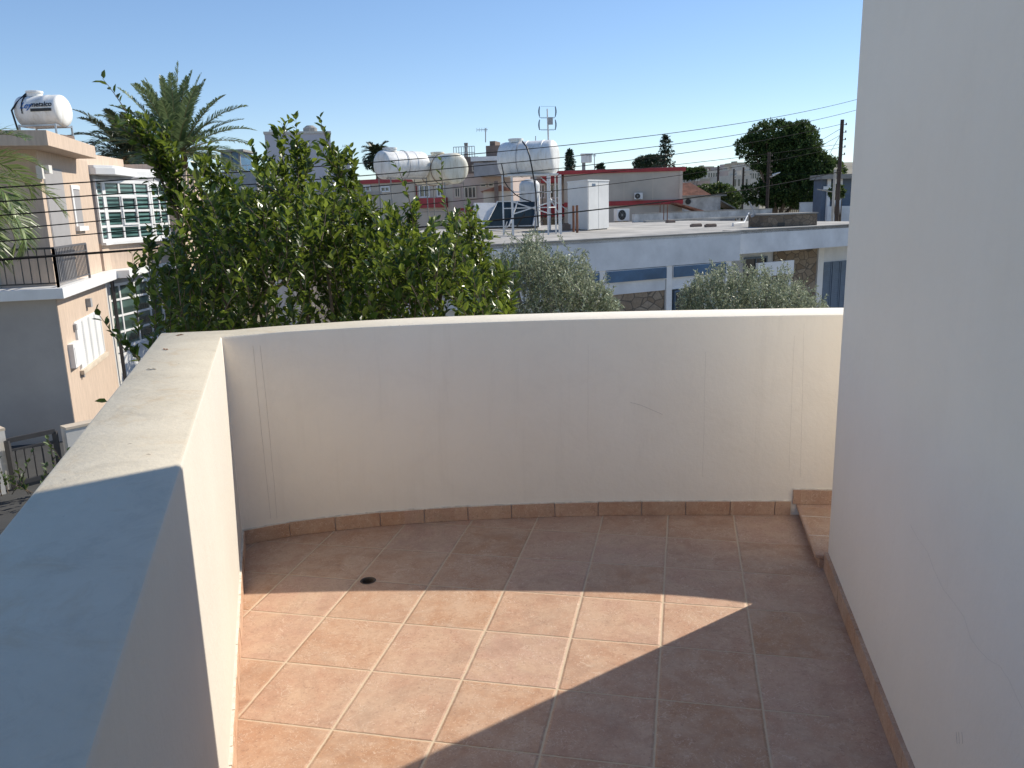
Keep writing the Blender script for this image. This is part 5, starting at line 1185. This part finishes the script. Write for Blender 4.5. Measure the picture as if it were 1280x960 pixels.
# plants near the gate
def potplant(label, px, py, n, L, seed):
    r = random.Random(seed); b = aty(px, py, 14.2); lb = MB(); sb = MB(); t = thing('garden_plant', (b.x, b.y, G), label, 'plant')
    for i in range(n):
        q = Vector((b.x+r.uniform(-.15, .15), b.y+r.uniform(-.15, .15), G+.1)); tip = q+Vector((r.uniform(-.4, .4), r.uniform(-.3, .3), L*r.uniform(.6, 1)))
        shoot(lb, sb, q, tip, r, .13, .07, .008, 1, .2)
    lb.build('leaves', GREEN, t, fix=False); sb.build('stems', BARK, t, fix=False)
potplant('leafy shrub behind the bars of the metal gate', 36, 585, 7, .6, 41); potplant('thin plant with few leaves arching over the wall right of the gate', 86, 572, 3, 1.3, 42); potplant('spiky green plant at the left edge by the garden wall', -4, 545, 6, 1.2, 43)

# ================================================================== POLES AND WIRES
def pole(label, px, ptop, Y, r0, arms=5, zb=G):
    T = aty(px, ptop, Y); t = thing('utility_pole', (T.x, T.y, zb), label, 'utility pole', 'wooden utility poles')
    m = MB(); m.tube([(T.x, T.y, zb), T], [r0*1.25, r0], 9); m.build('pole', WOODP, t, smooth=60)
    m = MB()
    for k in range(arms):
        z = T.z-.25-k*.36; m.bar((T.x, T.y, z), (T.x+.2, T.y-.02, z), .03); m.tube([(T.x+.2, T.y-.02, z-.02), (T.x+.2, T.y-.02, z+.09)], [.04, .028], 7)
    m.build('insulators', BROWN, t); return T
PT = pole('tall dark wooden utility pole at the right beside the house wall', 1053, 149.5, 42, .09)
pole('dark wooden pole standing in front of the big dark tree', 961.5, 190, 56, .10)
pole('thin far pole left of the garden tree', 898, 207, 110, .14, 3); pole('thin far pole between garden tree and big dark tree', 917.5, 211, 95, .09, 3); pole('leaning far pole by the left edge of the big dark tree', 929.5, 209, 100, .12, 3)
b = aty(966, 220, 56); e = aty(975, 215.5, 55); m = MB(); m.tube([aty(962, 221, 56), b, e], .03, 6); m.tube([e, aty(966, 219, 55.2)], [.03, .1], 6); tag(m.build('street_light', PVC), 'small white street light on the pole before the big dark tree', 'street light')
A = aty(0, 300, 11); B_ = aty(1052, 200, 42); wf = Face((A.x, A.y), (B_.x, B_.y)); 
def wire(label, pts, r0, s0=-7, s1=None):
    D = [wf.hit(*p) for p in pts]
    # least squares quadratic z(s)
    import itertools
    S = [sum(s**k for s, z in D) for k in range(5)]; T_ = [sum(z*s**k for s, z in D) for k in range(3)]
    M = Matrix(((S[0], S[1], S[2]), (S[1], S[2], S[3]), (S[2], S[3], S[4]))); c = M.inverted() @ Vector(T_)
    s1 = wf.L if s1 is None else s1
    m = MB(); m.tube([wf.pt(s0+(s1-s0)*i/60, c[0]+c[1]*(s0+(s1-s0)*i/60)+c[2]*(s0+(s1-s0)*i/60)**2) for i in range(61)], r0, 6)
    tag(m.build('overhead_wire', WIRE, smooth=60), label, 'wire', 'overhead wires crossing the view')
EX = wf.L+6
wire('topmost overhead wire, passing just above the large tank', [(0, 230), (120, 225), (212, 222.5), (440, 209), (624, 192), (860, 161), (1066, 126)], .0105, s1=EX)
wire('second overhead wire from the top, crossing the large tank', [(45, 245), (220, 237.5), (475, 220), (580, 212), (860, 175.6), (1066, 139)], .0105, s1=EX)
wire('third overhead wire from the top, crossing below the large tank', [(60, 261), (252, 252.5), (565, 227), (860, 189), (1051, 155.5)], .0105)
wire('fourth overhead wire from the top, reaching the conifer at mid height', [(75, 276), (250, 267), (644, 231), (847, 203), (1060, 179)], .009)
wire('fifth overhead wire from the top, crossing the white cabinet', [(58, 294), (575, 255), (720, 236.5), (851, 216), (1052, 184)], .009)
wire('lowest and thickest black overhead cable', [(0, 321), (117, 316), (200, 312.5), (590, 280), (720, 266), (860, 245.8), (1029, 219.5)], .019)
for i, (a, b, lab) in enumerate((((1052, 160), (962, 200), 'upper thin wire joining the tall pole and the pole before the dark tree'), ((1052, 168), (962, 204), 'lower thin wire joining the tall pole and the pole before the dark tree'), ((1052, 166), (1004, 250), 'steep thin stay wire dropping left from the tall pole'), ((962, 217), (1052, 205), 'faint sagging wire across the dark tree'))):
    Ya, Yb = (42, 56) if i < 2 else ((42, 46) if i == 2 else (56, 42)); p = aty(*a, Ya); q = aty(*b, Yb); P = [p.lerp(q, k/12)-Vector((0, 0, (.25 if i != 2 else 0)*math.sin(math.pi*k/12))) for k in range(13)]
    m = MB(); m.tube(P, .010, 5); tag(m.build('overhead_wire', WIRE), lab, 'wire', 'overhead wires crossing the view')
